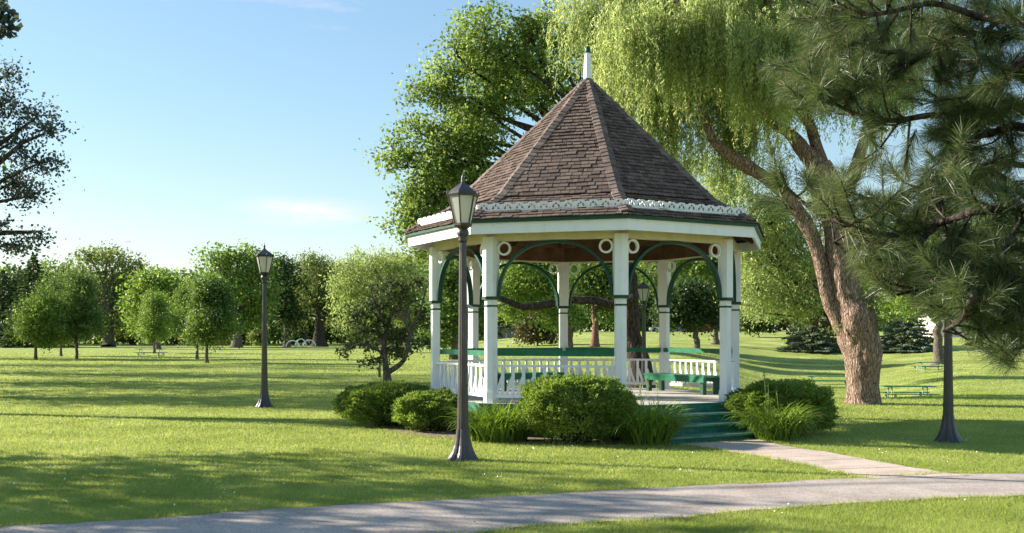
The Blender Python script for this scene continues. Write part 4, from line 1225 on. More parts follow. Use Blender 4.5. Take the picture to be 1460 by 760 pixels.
far_tree('willow_tree', 'olive willow with dark leaning trunk between the lamp and the pale willow', 455, 180,
         [(448, 378, 30, 16), (430, 395, 18, 20), (468, 392, 26, 20), (445, 415, 28, 24), (478, 425, 22, 30), (430, 440, 18, 26), (490, 455, 16, 24)], 'lf_olive', tips=380, r=1.1, trunk=7, bk='dark_bark', down=0.9, aspect=0.4)
far_tree('willow_tree', 'pale silvery willow behind the crabapple tree', 580, 110,
         [(530, 372, 36, 16), (495, 392, 26, 20), (570, 378, 36, 20), (520, 405, 40, 28), (570, 415, 38, 32), (500, 435, 28, 30), (545, 450, 36, 28), (598, 430, 24, 36), (480, 410, 16, 20)], 'lf_pale', tips=620, leaf=0.34, r=0.6, down=1.0, aspect=0.35, trunk=4)
far_tree('broad_tree', 'dark tree directly behind the left gazebo posts', 648, 75,
         [(640, 392, 34, 28), (665, 420, 34, 30), (635, 445, 34, 26), (620, 480, 30, 22), (675, 455, 26, 22)], 'lf_maple', tips=420, leaf=0.26, r=0.3)
far_tree('broad_tree', 'leafy tree framed by the left front arch of the gazebo', 812, 95,
         [(750, 385, 44, 26), (720, 415, 34, 26), (775, 415, 40, 30), (800, 450, 32, 26), (720, 445, 22, 16), (790, 375, 40, 24)], 'lf_bright', tips=460, leaf=0.30, r=0.35)
far_tree('pine_tree', 'tree with straight reddish trunk seen between the gazebo posts', 848, 110,
         [(850, 385, 40, 28), (830, 410, 32, 26), (875, 410, 34, 28), (865, 440, 24, 18)], 'lf_maple', tips=380, leaf=0.34, r=0.42, bk='pine_bark', trunk=4.5)
far_tree('broad_tree', 'dense dark tree under the right gazebo arch', 992, 100,
         [(980, 425, 34, 26), (1010, 430, 30, 28), (960, 440, 26, 22), (1000, 455, 36, 16), (950, 455, 20, 14)], 'lf_dark', tips=420, leaf=0.30, r=0.35)
far_tree('broad_tree', 'yellow-green tree rising above the dense dark one behind the gazebo', 1020, 125,
         [(960, 370, 34, 30), (1000, 380, 36, 26), (1035, 365, 34, 32), (920, 400, 30, 30), (1050, 410, 30, 30), (930, 360, 30, 24)], 'lf_bright', tips=420, leaf=0.40, r=0.4)
t_ = far_tree('broad_tree', 'drooping yellow-green tree filling the gap right of the gazebo roof', 1216, 62,
         [(1030, 262, 34, 24), (1075, 300, 40, 30), (1120, 330, 40, 34), (1080, 360, 36, 32), (1140, 390, 36, 34), (1080, 410, 36, 26), (1120, 430, 34, 20), (1010, 300, 24, 20), (1160, 300, 20, 30), (1000, 240, 24, 22), (1165, 350, 26, 34), (1075, 440, 26, 14), (1150, 440, 30, 18), (1190, 400, 24, 40), (1060, 340, 24, 40)], 'lf_pale', tips=1050, leaf=0.24, r=0.26, down=0.8, aspect=0.32, bk='dark_bark', trunk=3.5, twigs=0.8, gaps=0.12, sigma=0.45)
far_tree('broad_tree', 'bright tree showing through the pine boughs at the right', 1338, 88,
         [(1280, 380, 44, 36), (1330, 350, 50, 40), (1390, 360, 50, 44), (1440, 400, 40, 40), (1300, 430, 40, 24), (1250, 340, 34, 40), (1430, 330, 50, 40)], 'lf_bright', tips=600, leaf=0.32, r=0.45, trunk=4, bk='grey_bark')
far_tree('broad_tree', 'tree with thin trunk beside the twin trunks near the road', 1352, 92,
         [(1350, 400, 40, 30), (1380, 430, 30, 16), (1320, 420, 24, 20)], 'lf_maple', tips=240, leaf=0.32, r=0.30, trunk=4)

def spruce(label, bx_, Z, h, rbase, leafm='lf_spruce', n_=9000, group='spruces beyond the lawn', leaf=0.35):
    x = (bx_ - 730) / F * Z; root = thing('spruce_tree', label, 'tree', (x, Z, gz(x, Z)), group=group)
    mb = MB(); mb.tube([(0, 0, -0.1), (0, 0, h * 0.5), (0, 0, h)], [0.025 * h, 0.014 * h, 0.01], 8, 0.05); link('trunk', mb.mesh('trunk', M['dark_bark']), root)
    C = []; nb_ = int(16 * h)
    bt = MB()
    for i in range(nb_):
        t = (i / nb_) ** 1.25; z = h * (0.03 + 0.95 * t); L = rbase * (1 - t) ** 0.85 * rnd.uniform(0.75, 1.1) + 0.15; a = i * 2.39996
        k = int(n_ / nb_ * (1 - t) * 2) + 4
        s_ = rng.uniform(0.1, 1, k) ** 0.6
        side = rng.normal(size=k) * 0.16 * L * (1.2 - s_)
        C.append(np.stack([np.cos(a) * L * s_ - np.sin(a) * side, np.sin(a) * L * s_ + np.cos(a) * side, z - 0.30 * L * s_ + 0.12 * L * s_ ** 3 + rng.normal(size=k) * 0.06], 1))
        bt.tube([(0, 0, z), (math.cos(a) * L * 0.9, math.sin(a) * L * 0.9, z - 0.2 * L)], [0.03, 0.01], 3, cap=False)
    C = np.concatenate(C); C[:, 2] = np.maximum(C[:, 2], 0.1)
    dirs = C * [1, 1, 0]; dirs /= np.linalg.norm(dirs, axis=1)[:, None] + 1e-6; dirs[:, 2] = -0.25
    v, f = leaf_quads(C, leaf, 0.35, dirs=dirs); link('crown', mesh_np('crown', v, f, [M[leafm]]), root)
    link('branch', bt.mesh('branch', M['dark_bark']), root)
spruce('blue-green spruce left of the willow trunk, branches sweeping the lawn', 1158, 118, 8.2, 4.3, n_=16000)
spruce('second low wide spruce right of the willow trunk', 1290, 115, 6.0, 4.6, n_=16000)
spruce('tall dark conifer at the far left edge', 48, 165, 15.5, 6.5, 'lf_dark', n_=14000, leaf=0.6)
spruce('dark conifer at the very left, behind the tall one', 4, 175, 13.5, 7.0, 'lf_dark', n_=12000, leaf=0.6)

def shrub(label, px, Z, lob, leafm, tips=160, leaf=0.3, name='shrub'):
    x = (px - 730) / F * Z
    return tree(name, label, 'shrub', (x, Z), lob, Z, 0.5, 0.10, M[leafm], M['dark_bark'], tips=tips, per=26, leaf=leaf, sigma=leaf * 1.3, shell=0.3, twigs=0.3, back=0.3)
BK = [(15, 'lf_dark', 'dark tree behind the leftmost young tree', 395), (70, 'lf_maple', 'green tree rising behind the tall left conifer', 385), (190, 'lf_maple', 'green tree in the gap between the elm and the bushy maple', 395),
      (262, 'lf_dark', 'darker tree in the gap behind the oval young tree', 400), (318, 'lf_maple', 'full tree behind the trunk of the two-lobed maple', 405), (436, 'lf_maple', 'tree behind the playground frames', 398),
      (500, 'lf_dark', 'dark tree behind the left side of the pale willow', 385), (590, 'lf_maple', 'tree behind the right side of the pale willow', 372), (700, 'lf_dark', 'dark tree between the two left front posts of the gazebo', 385),
      (905, 'lf_maple', 'tree behind the trunk seen through the gazebo', 380), (1060, 'lf_maple', 'tree immediately right of the gazebo, beyond the lawn', 385), (1200, 'lf_dark', 'dark tree behind the willow trunk', 390), (1290, 'lf_dark', 'dark tree over the right-hand spruce', 390), (1440, 'lf_maple', 'tree above the road at the right edge', 385)]
for i, (px, lm, lb, top) in enumerate(BK):
    top -= 12; w_ = 42 + 6 * (i % 3); hh = 482 - top
    far_tree('broad_tree', lb, px, 205 + 9 * (i % 4), [(px, top + hh * 0.22, w_ * 0.7, hh * 0.22), (px - w_ * 0.5, top + hh * 0.45, w_ * 0.7, hh * 0.28), (px + w_ * 0.5, top + hh * 0.5, w_ * 0.7, hh * 0.28), (px, top + hh * 0.7, w_, hh * 0.25)], lm, tips=240, leaf=0.62, r=0.5, trunk=3.5, twigs=0.2, back=0.3)
shrub('large brownish shrub seen through the left gazebo arch', 766, 120, [(755, 460, 22, 20), (775, 468, 24, 20), (750, 478, 18, 12), (785, 480, 18, 12)], 'lf_brown', 260)
shrub('copper-leaved shrub beyond the lawn behind the right bench', 990, 190, [(985, 470, 10, 7), (1015, 462, 7, 5)], 'lf_red', 60, 0.4)
shrub('low copper shrub between the trunks left of the far lamp', 52, 180, [(20, 482, 12, 7), (36, 478, 12, 8)], 'lf_brown', 80, 0.4)
shrub('pale olive shrub right behind the black lamp pole', 372, 190, [(365, 480, 10, 10), (372, 470, 8, 8)], 'lf_olive', 60, 0.4)
shrub('dark shrub thicket under the drooping tree', 1082, 150, [(1070, 462, 20, 10), (1095, 464, 16, 8)], 'lf_dark', 140, 0.35)

# the far wood behind everything
def far_wood():
    C = []
    for i in range(230):
        t = i / 229; ang = -0.75 + 1.55 * t; Z = 250 + 25 * math.sin(i * 1.7) + rnd.uniform(-15, 15); x = math.tan(ang) * Z
        left = sstep(-0.1, 0.1, x / Z)
        h = rnd.uniform(11, 19) + 1.0 * float(left); w_ = rnd.uniform(5, 9)
        k = 700
        u = rand_unit(k) * (rng.uniform(0.35, 1, k) ** 0.4)[:, None]
        c = u * [w_, w_, h * 0.52] + [x, Z, gz(x, Z) + h * 0.5]
        C.append(c)
    C = np.concatenate(C); v, f = leaf_quads(C, 1.1, 0.75)
    link('far_wood', mesh_np('far_wood', v, f, [M['lf_maple']]), kind='stuff')
far_wood()

# dark tree reaching in from the left edge, and the trees beyond the frame whose shade lies on the lawn
lz = 23.0
tree('purple_tree', 'dark purple-green tree whose branches reach in at the upper left edge', 'tree', ((-180 - 730) / F * lz, lz),
     [(10, 105, 24, 22), (0, 150, 32, 26), (50, 165, 34, 20), (72, 190, 26, 14), (20, 205, 36, 24), (50, 232, 34, 18), (10, 260, 36, 28), (45, 282, 38, 22), (15, 318, 40, 24), (60, 330, 30, 18), (30, 350, 36, 14), (-50, 170, 50, 50), (-70, 260, 60, 40), (-120, 180, 60, 50), (-160, 240, 60, 50)],
     lz, 3.4, 0.28, M['lf_purple'], M['dark_bark'], tips=560, per=30, leaf=0.08, sigma=0.16, twigs=0.9, back=0, aspect=0.7, shell=0.2, gaps=0.2)
def shade_tree(label, x, y, h, rr, tips=460, leafm='lf_maple', cz=0.62, zr=0.36):
    px = x / y * F + 730; s_ = F / y
    cy_ = HOR - (h * cz - EYE) * s_
    L_ = [(px + a * rr * s_, cy_ + b * rr * s_ * 0.9, rr * s_ * 0.5, h * zr * s_ * 0.6) for a, b in ((0, -0.7), (-0.5, -0.2), (0.5, -0.2), (0, 0.3), (-0.6, 0.6), (0.6, 0.6), (0, 0))]
    tree('maple_tree', label, 'tree', (x, y), L_, y, h * 0.3, 0.03 * h, M[leafm], M['dark_bark'], tips=tips, per=26, leaf=0.20, sigma=0.32, shell=0.3, twigs=0.4, group='maples beyond the left edge', back=0.5)
shade_tree('maple standing just outside the left edge, shading the foreground path', -13.8, 14.7, 7.0, 2.8, tips=140)
shade_tree('low maple outside the left edge nearest the path', -12.6, 11.7, 6.0, 2.6, tips=190)
shade_tree('maple farther out to the left, shading the near lawn', -20.8, 30.0, 11.5, 4.6)
shade_tree('maple beyond the left edge shading the middle lawn', -32.0, 49.0, 14.0, 5.6)
shade_tree('broad maple left of the frame between two others', -26.5, 39.0, 13.0, 5.2)
shade_tree('wide maple left of the frame nearest the dark conifers', -41.0, 62.0, 15.5, 7.0)
shade_tree('maple beyond the left edge shading the lawn by the young trees', -54.0, 82.0, 16.0, 8.0)
# leaf spray of the nearest one, hanging into the top left corner
near_root = [o for o in bpy.data.objects if o.get('label', '').startswith('maple standing just outside')][0]
mb = MB(); o_ = Vector(near_root.location)
a, b_ = Vector((0.6, 0, 5.6)), P(4, 20, 17.0) - o_
pts, _ = limb(mb, a, b_, 0.06, 0.012, seg=5, bow=0.04); link('limb', mb.mesh('limb', M['dark_bark']), near_root)
C = np.concatenate([np.array(P(x, y, 17.0) - o_) + rng.normal(size=(26, 3)) * 0.07 for x, y in ((4, 12), (10, 22), (8, 35), (12, 44), (-5, 20), (0, 48), (-4, 34))])
v, f = leaf_quads(C, 0.13, 0.75); link('leaf_spray', mesh_np('leaf_spray', v, f, [M['lf_purple']]), near_root)

# ------------------------------------------------------------------ long-needled pine in the right foreground
PZ = 6.0
proot = thing('pine_tree', 'long-needled pine whose dark boughs hang over the right side in the foreground', 'tree', (4.9, 7.2, 0))
po = Vector((4.9, 7.2, 0))
mb = MB(); mb.tube([(0, 0, -0.1), (0.05, 0, 1.0), (0.0, 0.1, 2.5), (-0.05, 0.1, 4.0), (0, 0, 6.2)], [0.24, 0.19, 0.16, 0.13, 0.07], 16, 0.12); link('trunk', mb.mesh('trunk', M['pine_bark']), proot)
boughs = [
    ([(1520, 330), (1440, 262), (1380, 235), (1310, 268), (1250, 285), (1205, 270)], 6.3),
    ([(1560, 250), (1460, 182), (1400, 192), (1340, 165), (1270, 172), (1215, 160), (1160, 130)], 6.0),
    ([(1560, 200), (1470, 120), (1400, 80), (1340, 60), (1270, 75), (1200, 60), (1145, 95)], 6.6),
    ([(1560, 120), (1480, 40), (1400, 25), (1330, 5), (1250, 20), (1190, 10)], 5.8),
    ([(1560, 60), (1470, -30), (1380, -40), (1280, -35)], 6.3),
    ([(1560, 360), (1470, 300), (1400, 300), (1340, 318), (1270, 335), (1210, 320), (1160, 300), (1105, 252)], 5.6),
    ([(1580, 430), (1480, 360), (1420, 350), (1350, 372), (1280, 385), (1230, 375), (1190, 345)], 5.9),
    ([(1580, 480), (1490, 420), (1420, 400), (1370, 420), (1330, 410), (1280, 420)], 5.5),
    ([(1580, 470), (1480, 450), (1400, 410), (1385, 425), (1372, 455), (1345, 472)], 5.2),
    ([(1600, 70), (1520, 60), (1460, 85), (1410, 120), (1370, 140)], 5.6),
    ([(1600, 10), (1520, -10), (1450, 15), (1400, 45), (1360, 50)], 6.2),
    ([(1600, 160), (1520, 150), (1450, 150), (1420, 165)], 6.4),
    ([(1600, 300), (1520, 250), (1450, 235), (1400, 245), (1360, 240)], 6.6),
    ([(1600, 400), (1520, 330), (1460, 330), (1410, 335), (1360, 330)], 6.7),
    ([(1600, 430), (1520, 400), (1460, 385), (1400, 400)], 6.6),
    ([(1600, 430), (1500, 468), (1455, 496), (1425, 498)], 5.4),
    ([(1340, 60), (1300, 90), (1250, 110), (1200, 115)], 6.3),
    ([(1400, 192), (1360, 230), (1340, 262), (1320, 290)], 5.8),
    ([(1400, 80), (1380, 130), (1390, 165)], 6.2),
    ([(1340, 318), (1310, 350), (1290, 400)], 5.7),
    ([(1470, 300), (1440, 340), (1430, 380), (1440, 420)], 5.4),
]
tips = []   # (position, direction)
def open_air(p):
    w_ = p + po; px = 730 + F * w_.x / w_.y; py = HOR - F * (w_.z - EYE) / w_.y
    if (1120 < px < 1225 and 150 < py < 228) or (1120 < px < 1212 and py > 300) or (px < 1200 and py > 322) or px < 1085 or (py > 442 and px < 1380) or py > 515 or (px < 1300 and py > 400): return True
    return (1252 < px < 1312 and 165 < py < 210) or (1165 < px < 1215 and 185 < py < 235)
for pts_, Z in boughs:
    W_ = [P(x, y, Z + 0.22 * math.sin(i * 1.9 + Z * 7)) - po for i, (x, y) in enumerate(pts_)]
    dense = []
    for i in range(len(W_) - 1):
        for k in range(5):
            t = k / 5
            p0, p1, p2, p3 = W_[max(i - 1, 0)], W_[i], W_[i + 1], W_[min(i + 2, len(W_) - 1)]
            dense.append(0.5 * ((2 * p1) + (p2 - p0) * t + (2 * p0 - 5 * p1 + 4 * p2 - p3) * t * t + (3 * p1 - p0 - 3 * p2 + p3) * t ** 3))
    dense.append(W_[-1])
    n_ = len(dense); r0 = 0.030 if n_ > 18 else 0.018
    mb = MB(); mb.tube(dense, [r0 * (1 - 0.75 * i / n_) for i in range(n_)], 7, 0.12, cap=False, freq=14)
    for i in range(3 if n_ > 18 else 1, n_):
        for _ in range(2 if i > n_ * 0.5 else 1):
            d0 = (dense[i] - dense[i - 1]).normalized()
            dv = (d0 * rnd.uniform(0.3, 1.0) + Vector((rnd.gauss(0, 0.55), rnd.gauss(0, 0.7), rnd.gauss(0.05, 0.55)))).normalized()
            L = rnd.uniform(0.12, 0.42)
            mid = dense[i] + dv * L * 0.5 + Vector((0, 0, -0.02)); end = dense[i] + dv * L + Vector((0, 0, rnd.uniform(0, 0.06)))
            if open_air(end): continue
            mb.tube([dense[i], mid, end], [0.008, 0.006, 0.004], 5, cap=False)
            tips.append((end, ((end - mid).normalized() + Vector((0, 0, 0.25))).normalized()))
            if L > 0.28: tips.append((mid, (dv + Vector((rnd.gauss(0, .6), rnd.gauss(0, .6), rnd.gauss(0, .6)))).normalized()))
    tips.append((dense[-1], (dense[-1] - dense[-3]).normalized()))
    link('bough', mb.mesh('bough', M['dark_bark']), proot)
def needles(tips_, per=170, L=0.125):
    A = []; D = []
    for p, d in tips_:
        if open_air(p): continue
        k = int(per * rnd.uniform(0.7, 1.2))
        d = np.array(d); back = rng.uniform(0, 0.14, k)
        a = np.array(p) - d * back[:, None]
        q = rand_unit(k); q -= (q @ d)[:, None] * d; q /= np.linalg.norm(q, axis=1)[:, None]
        th = rng.uniform(0.25, 1.15, k)
        n_ = d * np.cos(th)[:, None] + q * np.sin(th)[:, None]; n_[:, 2] -= 0.12
        n_ /= np.linalg.norm(n_, axis=1)[:, None]
        A.append(a); D.append(n_)
    A = np.concatenate(A); D = np.concatenate(D); n_ = len(A)
    Ls = (L * rng.uniform(0.7, 1.1, n_))[:, None]
    s_ = np.cross(D, rand_unit(n_)); s_ /= np.linalg.norm(s_, axis=1)[:, None]
    w_ = 0.00105
    m1 = A + D * Ls * 0.55 + np.array([0, 0, -0.004]); e = A + D * Ls + np.array([0, 0, -0.014])
    v = np.stack([A - s_ * w_, A + s_ * w_, m1 + s_ * w_, m1 - s_ * w_, e + s_ * 0.0004, e - s_ * 0.0004], 1)
    b = (np.arange(n_) * 6)[:, None]
    f = np.concatenate([b + [0, 1, 2, 3], b + [3, 2, 4, 5]])
    return mesh_np('needles', v.reshape(-1, 3), f, [M['needle']]), n_
me, nn_ = needles(tips)
link('needle_tuft', me, proot, kind='stuff')
print('pine tips', len(tips), 'needles', nn_)

# bare earth bed under the planting round the gazebo
v = []; f = []; nb_ = 120
for i in range(nb_):
    a = 2 * math.pi * i / nb_; rr = 3.95 + 0.22 * noise.noise(Vector((math.cos(a) * 4, math.sin(a) * 4, 2.0))) + 0.08 * noise.noise(Vector((math.cos(a) * 15, math.sin(a) * 15, 2.0)))
    v += [(GX + 2.6 * math.cos(a), GY + 2.6 * math.sin(a), 0.005), (GX + rr * math.cos(a), GY + rr * math.sin(a), 0.005)]
    f.append((2 * i, 2 * i + 1, (2 * i + 3) % (2 * nb_), (2 * i + 2) % (2 * nb_)))
link('planting_bed', mesh_np('planting_bed', v, f, [M['dirt']]), kind='structure')

# ------------------------------------------------------------------ small things far off
c = G(541, 538)
mb = MB(); mb.tube([(0, 0, -0.05), (0, 0, 0.78)], 0.055, 8); mb.lathe([(0.06, 0.76), (0.06, 0.80), (0.02, 0.82)], 8)
o = thing('marker_post', 'short grey post standing in the lawn beside the crabapple trunk', 'post', (c.x, c.y, 0), me=mb.mesh('marker_post', M['galv_dark']))

def tube_frame(label, px, Z, w_, h, ph):
    x = (px - 730) / F * Z; mb = MB()
    for dy in (-0.5, 0.5):
        pts = [(math.cos(t) * w_ / 2, dy * math.cos(t * 0.5 + ph) , math.sin(t) * h) for t in np.linspace(0, math.pi, 11)]
        mb.tube(pts, 0.09, 6)
    for t in np.linspace(0.5, math.pi - 0.5, 5):
        mb.tube([(math.cos(t) * w_ / 2, -0.5, math.sin(t) * h), (math.cos(t) * w_ / 2, 0.5, math.sin(t) * h)], 0.05, 5)
    thing('climbing_frame', label, 'climbing frame', (x, Z, gz(x, Z)), 0, 'white tubular playground frames', me=mb.mesh('climbing_frame', M['white']))
tube_frame('leftmost white arched tubular playground frame under the far willows', 417, 172, 2.2, 1.1, 0.2)
tube_frame('middle white tubular playground frame under the far willows', 429, 172, 1.8, 1.4, 0.9)
tube_frame('right white tubular playground frame nearest the dark willow trunk', 441, 172, 2.2, 1.2, 1.4)

M['brick'] = noisy('red_brick_wall', [(0.3, (0.22, 0.07, 0.05)), (0.7, (0.34, 0.12, 0.08))], nscale=2, rough=0.9, bump=0)
M['pink'] = noisy('pale_pink_siding', [(0.3, (0.62, 0.50, 0.48)), (0.7, (0.72, 0.60, 0.58))], nscale=1, rough=0.8, bump=0)
M['siding'] = noisy('pale_siding', [(0.3, (0.50, 0.50, 0.48)), (0.7, (0.66, 0.66, 0.62))], nscale=1, rough=0.8, bump=0)
M['roofing'] = noisy('grey_roofing', [(0.3, (0.07, 0.065, 0.065)), (0.7, (0.13, 0.12, 0.12))], nscale=4, rough=0.9, bump=0)
M['window'] = mat('window_glass', (0.03, 0.04, 0.05), 0.1, 0.6)
M['violet'] = mat('violet_paint', (0.30, 0.12, 0.34), 0.5)
M['door'] = mat('dark_red_door', (0.20, 0.03, 0.03), 0.5)
def house(name, label, px, Z, w_, h, wall, doorm, rz=0.0, porch=False):
    x = (px - 730) / F * Z; z = gz(x, Z)
    root = thing(name, label, 'house', (x, Z + 5, z - 0.2), rz)
    mb = MB(); mb.box(-w_ / 2, w_ / 2, -4, 4, 0, h)
    mb.add([(-w_ / 2, -4, h), (-w_ / 2, 4, h), (-w_ / 2, 0, h + 2.6), (w_ / 2, -4, h), (w_ / 2, 4, h), (w_ / 2, 0, h + 2.6)], [(0, 2, 1), (3, 4, 5)])
    link('wall', mb.mesh('wall', wall), root)
    mb = MB()
    for s_ in (-1, 1):
        p = [(-w_ / 2 - 0.4, s_ * 4.6, h - 0.39), (w_ / 2 + 0.4, s_ * 4.6, h - 0.39), (w_ / 2 + 0.4, 0, h + 2.6), (-w_ / 2 - 0.4, 0, h + 2.6)]
        if s_ > 0: p = p[::-1]
        mb.hexa([(a, b, c + 0.02) for a, b, c in p] + [(a, b, c + 0.2) for a, b, c in p])
    rf = link('roof', mb.mesh('roof', M['roofing']), root)
    mb = MB(); mb.box(w_ * 0.25, w_ * 0.25 + 0.7, -0.4, 0.4, h + 1.8, h + 3.5); link('chimney', mb.mesh('chimney', M['brick']), rf)
    k = max(2, int(w_ / 3.2))
    for i in range(k):
        xx = -w_ / 2 + (i + 0.5) * w_ / k
        if i == k // 2:
            mb = MB(); mb.box(xx - 0.5, xx + 0.5, -4.06, -3.98, 0.2, 2.3); link('door', mb.mesh('door', doorm), root)
        else:
            mb = MB(); mb.box(xx - 0.75, xx + 0.75, -4.08, -3.98, 0.95, 2.25); wf = link('window', mb.mesh('window', M['white']), root)
            mb = MB(); mb.box(xx - 0.65, xx - 0.03, -4.10, -4.085, 1.05, 2.15); mb.box(xx + 0.03, xx + 0.65, -4.10, -4.085, 1.05, 2.15); link('pane', mb.mesh('pane', M['window']), wf)
    if porch:
        mb = MB(); mb.box(-w_ / 2, w_ / 2, -6.2, -4.1, 2.5, 2.68); link('porch_roof', mb.mesh('porch_roof', M['white']), root)
        for i in range(5):
            xx = -w_ / 2 + 0.15 + i * (w_ - 0.3) / 4
            mb = MB(); mb.box(xx - 0.12, xx + 0.12, -6.1, -5.86, 0, 2.5); link('porch_post', mb.mesh('porch_post', M['white']), root)
house('porch_house', 'small house with white-posted porch seen between the left gazebo posts', 722, 205, 9, 2.8, M['siding'], M['door'], porch=True)
house('brick_house', 'red brick house beyond the lawn behind the right arch', 985, 225, 13, 3.4, M['brick'], M['white'])
house('pink_house', 'pale pink house with violet door across the road at the right', 1400, 150, 12, 3.2, M['pink'], M['violet'])
house('grey_house', 'low pale house beyond the left gazebo post', 672, 215, 9, 2.6, M['siding'], M['door'])

def car(label, px, Z, col, rz=0.0):
    x = (px - 730) / F * Z; root = thing('parked_car', label, 'car', (x, Z, gz(x, Z)), rz, 'cars parked beyond the lawn')
    body = mat('car_paint', col, 0.3, 0.6)
    def loft(secs, name, material, par):
        mb = MB(); vs = []; fs = []
        for xx, z0, z1, hw_ in secs:
            vs += [(xx, -hw_, z0), (xx, hw_, z0), (xx, hw_ * 0.94, z1), (xx, -hw_ * 0.94, z1)]
        for i in range(len(secs) - 1):
            for k in range(4): fs.append((i * 4 + k, i * 4 + (k + 1) % 4, (i + 1) * 4 + (k + 1) % 4, (i + 1) * 4 + k))
        fs.append((3, 2, 1, 0)); n0 = (len(secs) - 1) * 4; fs.append((n0, n0 + 1, n0 + 2, n0 + 3)); mb.add(vs, fs)
        return link(name, mb.mesh(name, material), par)
    loft([(-2.2, 0.4, 0.62, 0.75), (-2.1, 0.25, 0.85, 0.85), (-1.2, 0.22, 0.92, 0.9), (1.0, 0.22, 0.95, 0.9), (2.05, 0.25, 0.9, 0.86), (2.2, 0.4, 0.75, 0.78)], 'body', body, root)
    loft([(-1.15, 0.92, 0.94, 0.78), (-0.45, 0.92, 1.38, 0.68), (0.9, 0.92, 1.40, 0.68), (1.75, 0.90, 0.93, 0.75)], 'cabin', M['window'], root)
    loft([(-0.42, 1.37, 1.43, 0.66), (0.9, 1.38, 1.44, 0.66)], 'roof_panel', body, root)
    for xx in (-1.35, 1.35):
        for s_ in (-1, 1):
            mb = MB(); mb.lathe([(0.30, -0.1), (0.33, -0.06), (0.33, 0.06), (0.30, 0.1)], 14, M=Matrix.Translation((xx, s_ * 0.82, 0.33)) @ Matrix.Rotation(R(90), 4, 'X')); link('wheel', mb.mesh('wheel', M['metal']), root)
car('blue car parked beyond the lawn, seen right of the back gazebo post', 965, 190, (0.10, 0.16, 0.34), 0.05)
car('white car parked beyond the lawn, seen left of the back gazebo post', 942, 196, (0.7, 0.7, 0.72), -0.05)

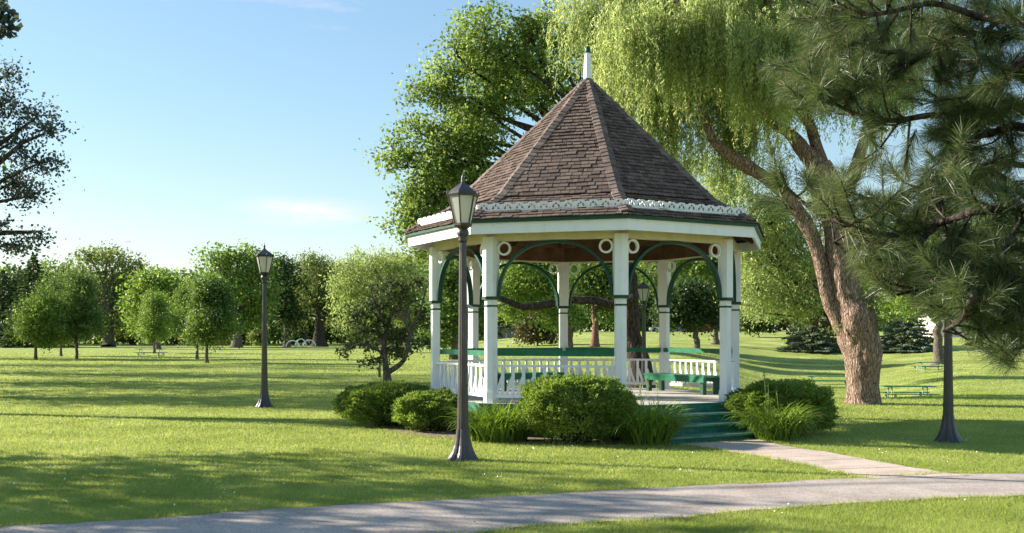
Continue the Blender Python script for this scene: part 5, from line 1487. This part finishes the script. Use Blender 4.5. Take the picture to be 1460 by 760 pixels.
# ------------------------------------------------------------------ grass of the lawn
def inside(poly, X, Y):
    r = np.zeros(len(X), bool); n_ = len(poly)
    for i in range(n_):
        x1, y1 = poly[i]; x2, y2 = poly[(i + 1) % n_]
        c_ = ((y1 > Y) != (y2 > Y)) & (X < (x2 - x1) * (Y - y1) / (y2 - y1 + 1e-12) + x1)
        r ^= c_
    return r
def lawn_grass():
    N = 760000
    # density falls with distance
    y = 7.6 / (1 - rng.uniform(0, 1, N) * (1 - 7.6 / 110.0))
    x = y * rng.uniform(-0.53, 0.53, N) + rng.normal(size=N) * 0.3
    shrink = np.ones(N)
    pathpoly = np.concatenate([NEw[::3], FEw[::-3]]); conpoly = np.concatenate([CLw[::2], CRw[::-2]])
    jx, jy = x + rng.normal(size=N) * 0.018, y + rng.normal(size=N) * 0.018
    bad = inside(pathpoly, jx, jy) | inside(conpoly, jx, jy)
    # no lawn under the gazebo and its steps
    bad |= ((x - GX) ** 2 + (y - GY) ** 2) < (3.75 + rng.normal(size=N) * 0.12) ** 2
    am = bay_ang[0]; u = (x - GX) * math.cos(am) + (y - GY) * math.sin(am); q = (x - GX) * math.sin(am) - (y - GY) * math.cos(am)
    bad |= (np.abs(u) < 1.1) & (q > 0) & (q < 3.86)
    x, y = x[~bad], y[~bad]; n_ = len(x)
    patch = np.array([noise.noise(Vector((a * 0.9, b * 0.9, 0.0))) + 0.6 * noise.noise(Vector((a * 3.1, b * 3.1, 4.0))) for a, b in zip(x[::8], y[::8])])
    patch = np.repeat(patch, 8)[:n_] if len(patch) * 8 >= n_ else np.zeros(n_)
    h = (0.028 + 0.013 * patch) * rng.uniform(0.5, 1.35, n_) * (1 + 0.012 * y)
    h = np.maximum(h, 0.012)
    w_ = 0.0034 * (y / 9.0) ** 1.1
    a = rng.uniform(0, 2 * math.pi, n_); s_ = np.stack([np.cos(a), np.sin(a) * 0.6, np.zeros(n_)], 1) * w_[:, None]
    lean = rng.normal(size=(n_, 2)) * h[:, None] * 0.55
    b = np.stack([x, y, ground_z(x, y) - 0.004], 1); t = b + np.stack([lean[:, 0], lean[:, 1], h], 1)
    v = np.stack([b - s_, b + s_, t], 1).reshape(-1, 3); f = np.arange(n_ * 3).reshape(-1, 3)
    link('lawn_grass', mesh_np('lawn_grass', v, f, [M['blade']]), kind='stuff')
    # tougher tufts along the path edges
    V = []; Fc = []
    for E, sgn in ((FEw, 1), (NEw, -1), (CLw, -1), (CRw, 1)):
        d = np.gradient(E, axis=0); d /= np.linalg.norm(d, axis=1)[:, None]; nrm = np.stack([-d[:, 1], d[:, 0]], 1) * sgn
        for i in range(0, len(E)):
            if E[i, 1] < 6 or rnd.random() < 0.35: continue
            for _ in range(34):
                j = rnd.uniform(-0.6, 0.6); t_ = abs(rnd.gauss(0, 0.06)) - 0.012
                p = E[i] + d[i] * j * 0.14 + nrm[i] * t_
                hh = rnd.uniform(0.02, 0.062); a_ = rnd.uniform(0, 6.28); n0 = len(V); ww = 0.0035
                ln = (rnd.gauss(0, 0.022) - nrm[i][0] * 0.015, rnd.gauss(0, 0.022) - nrm[i][1] * 0.015)
                V += [(p[0] - ww * math.cos(a_), p[1] - ww * math.sin(a_), 0.0), (p[0] + ww * math.cos(a_), p[1] + ww * math.sin(a_), 0.0), (p[0] + ln[0], p[1] + ln[1], hh)]
                Fc.append((n0, n0 + 1, n0 + 2))
    link('edge_grass', mesh_np('edge_grass', V, Fc, [M['blade']]), kind='stuff')
lawn_grass()
# white clover heads scattered in the sward
N = 500; y = rng.uniform(9, 20, N); x = y * rng.uniform(-0.5, 0.5, N)
keep = ~(inside(np.concatenate([NEw[::3], FEw[::-3]]), x, y) | inside(np.concatenate([CLw, CRw[::-1]]), x, y) | (((x - GX) ** 2 + (y - GY) ** 2) < 4.3 ** 2))
C = np.stack([x, y, np.full(N, 0.05)], 1)[keep]
v, f = leaf_quads(C, 0.018, 0.9); link('clover', mesh_np('clover', v, f, [M['white']]), kind='stuff')

# dry leaf bits and twigs along the path
N = 700; i_ = rng.integers(0, len(FEw), N); t_ = np.where(rng.random(N) < 0.7, np.abs(rng.normal(size=N)) * 0.06, rng.random(N)); side = rng.random(N) < 0.6
A_, B_ = np.where(side[:, None], FEw[i_], NEw[i_]), np.where(side[:, None], NEw[i_], FEw[i_])
C = A_ + (B_ - A_) * t_[:, None] + rng.normal(size=(N, 2)) * 0.05
v, f = leaf_quads(np.concatenate([C, np.full((N, 1), 0.024)], 1), 0.030, 0.55)
v = v.reshape(N, 4, 3); v[:, :, 2] = 0.020 + (v[:, :, 2] - 0.024) * 0.25; v = v.reshape(-1, 3)
link('leaf_litter', mesh_np('leaf_litter', v, f, [M['lf_litter']]), kind='stuff')
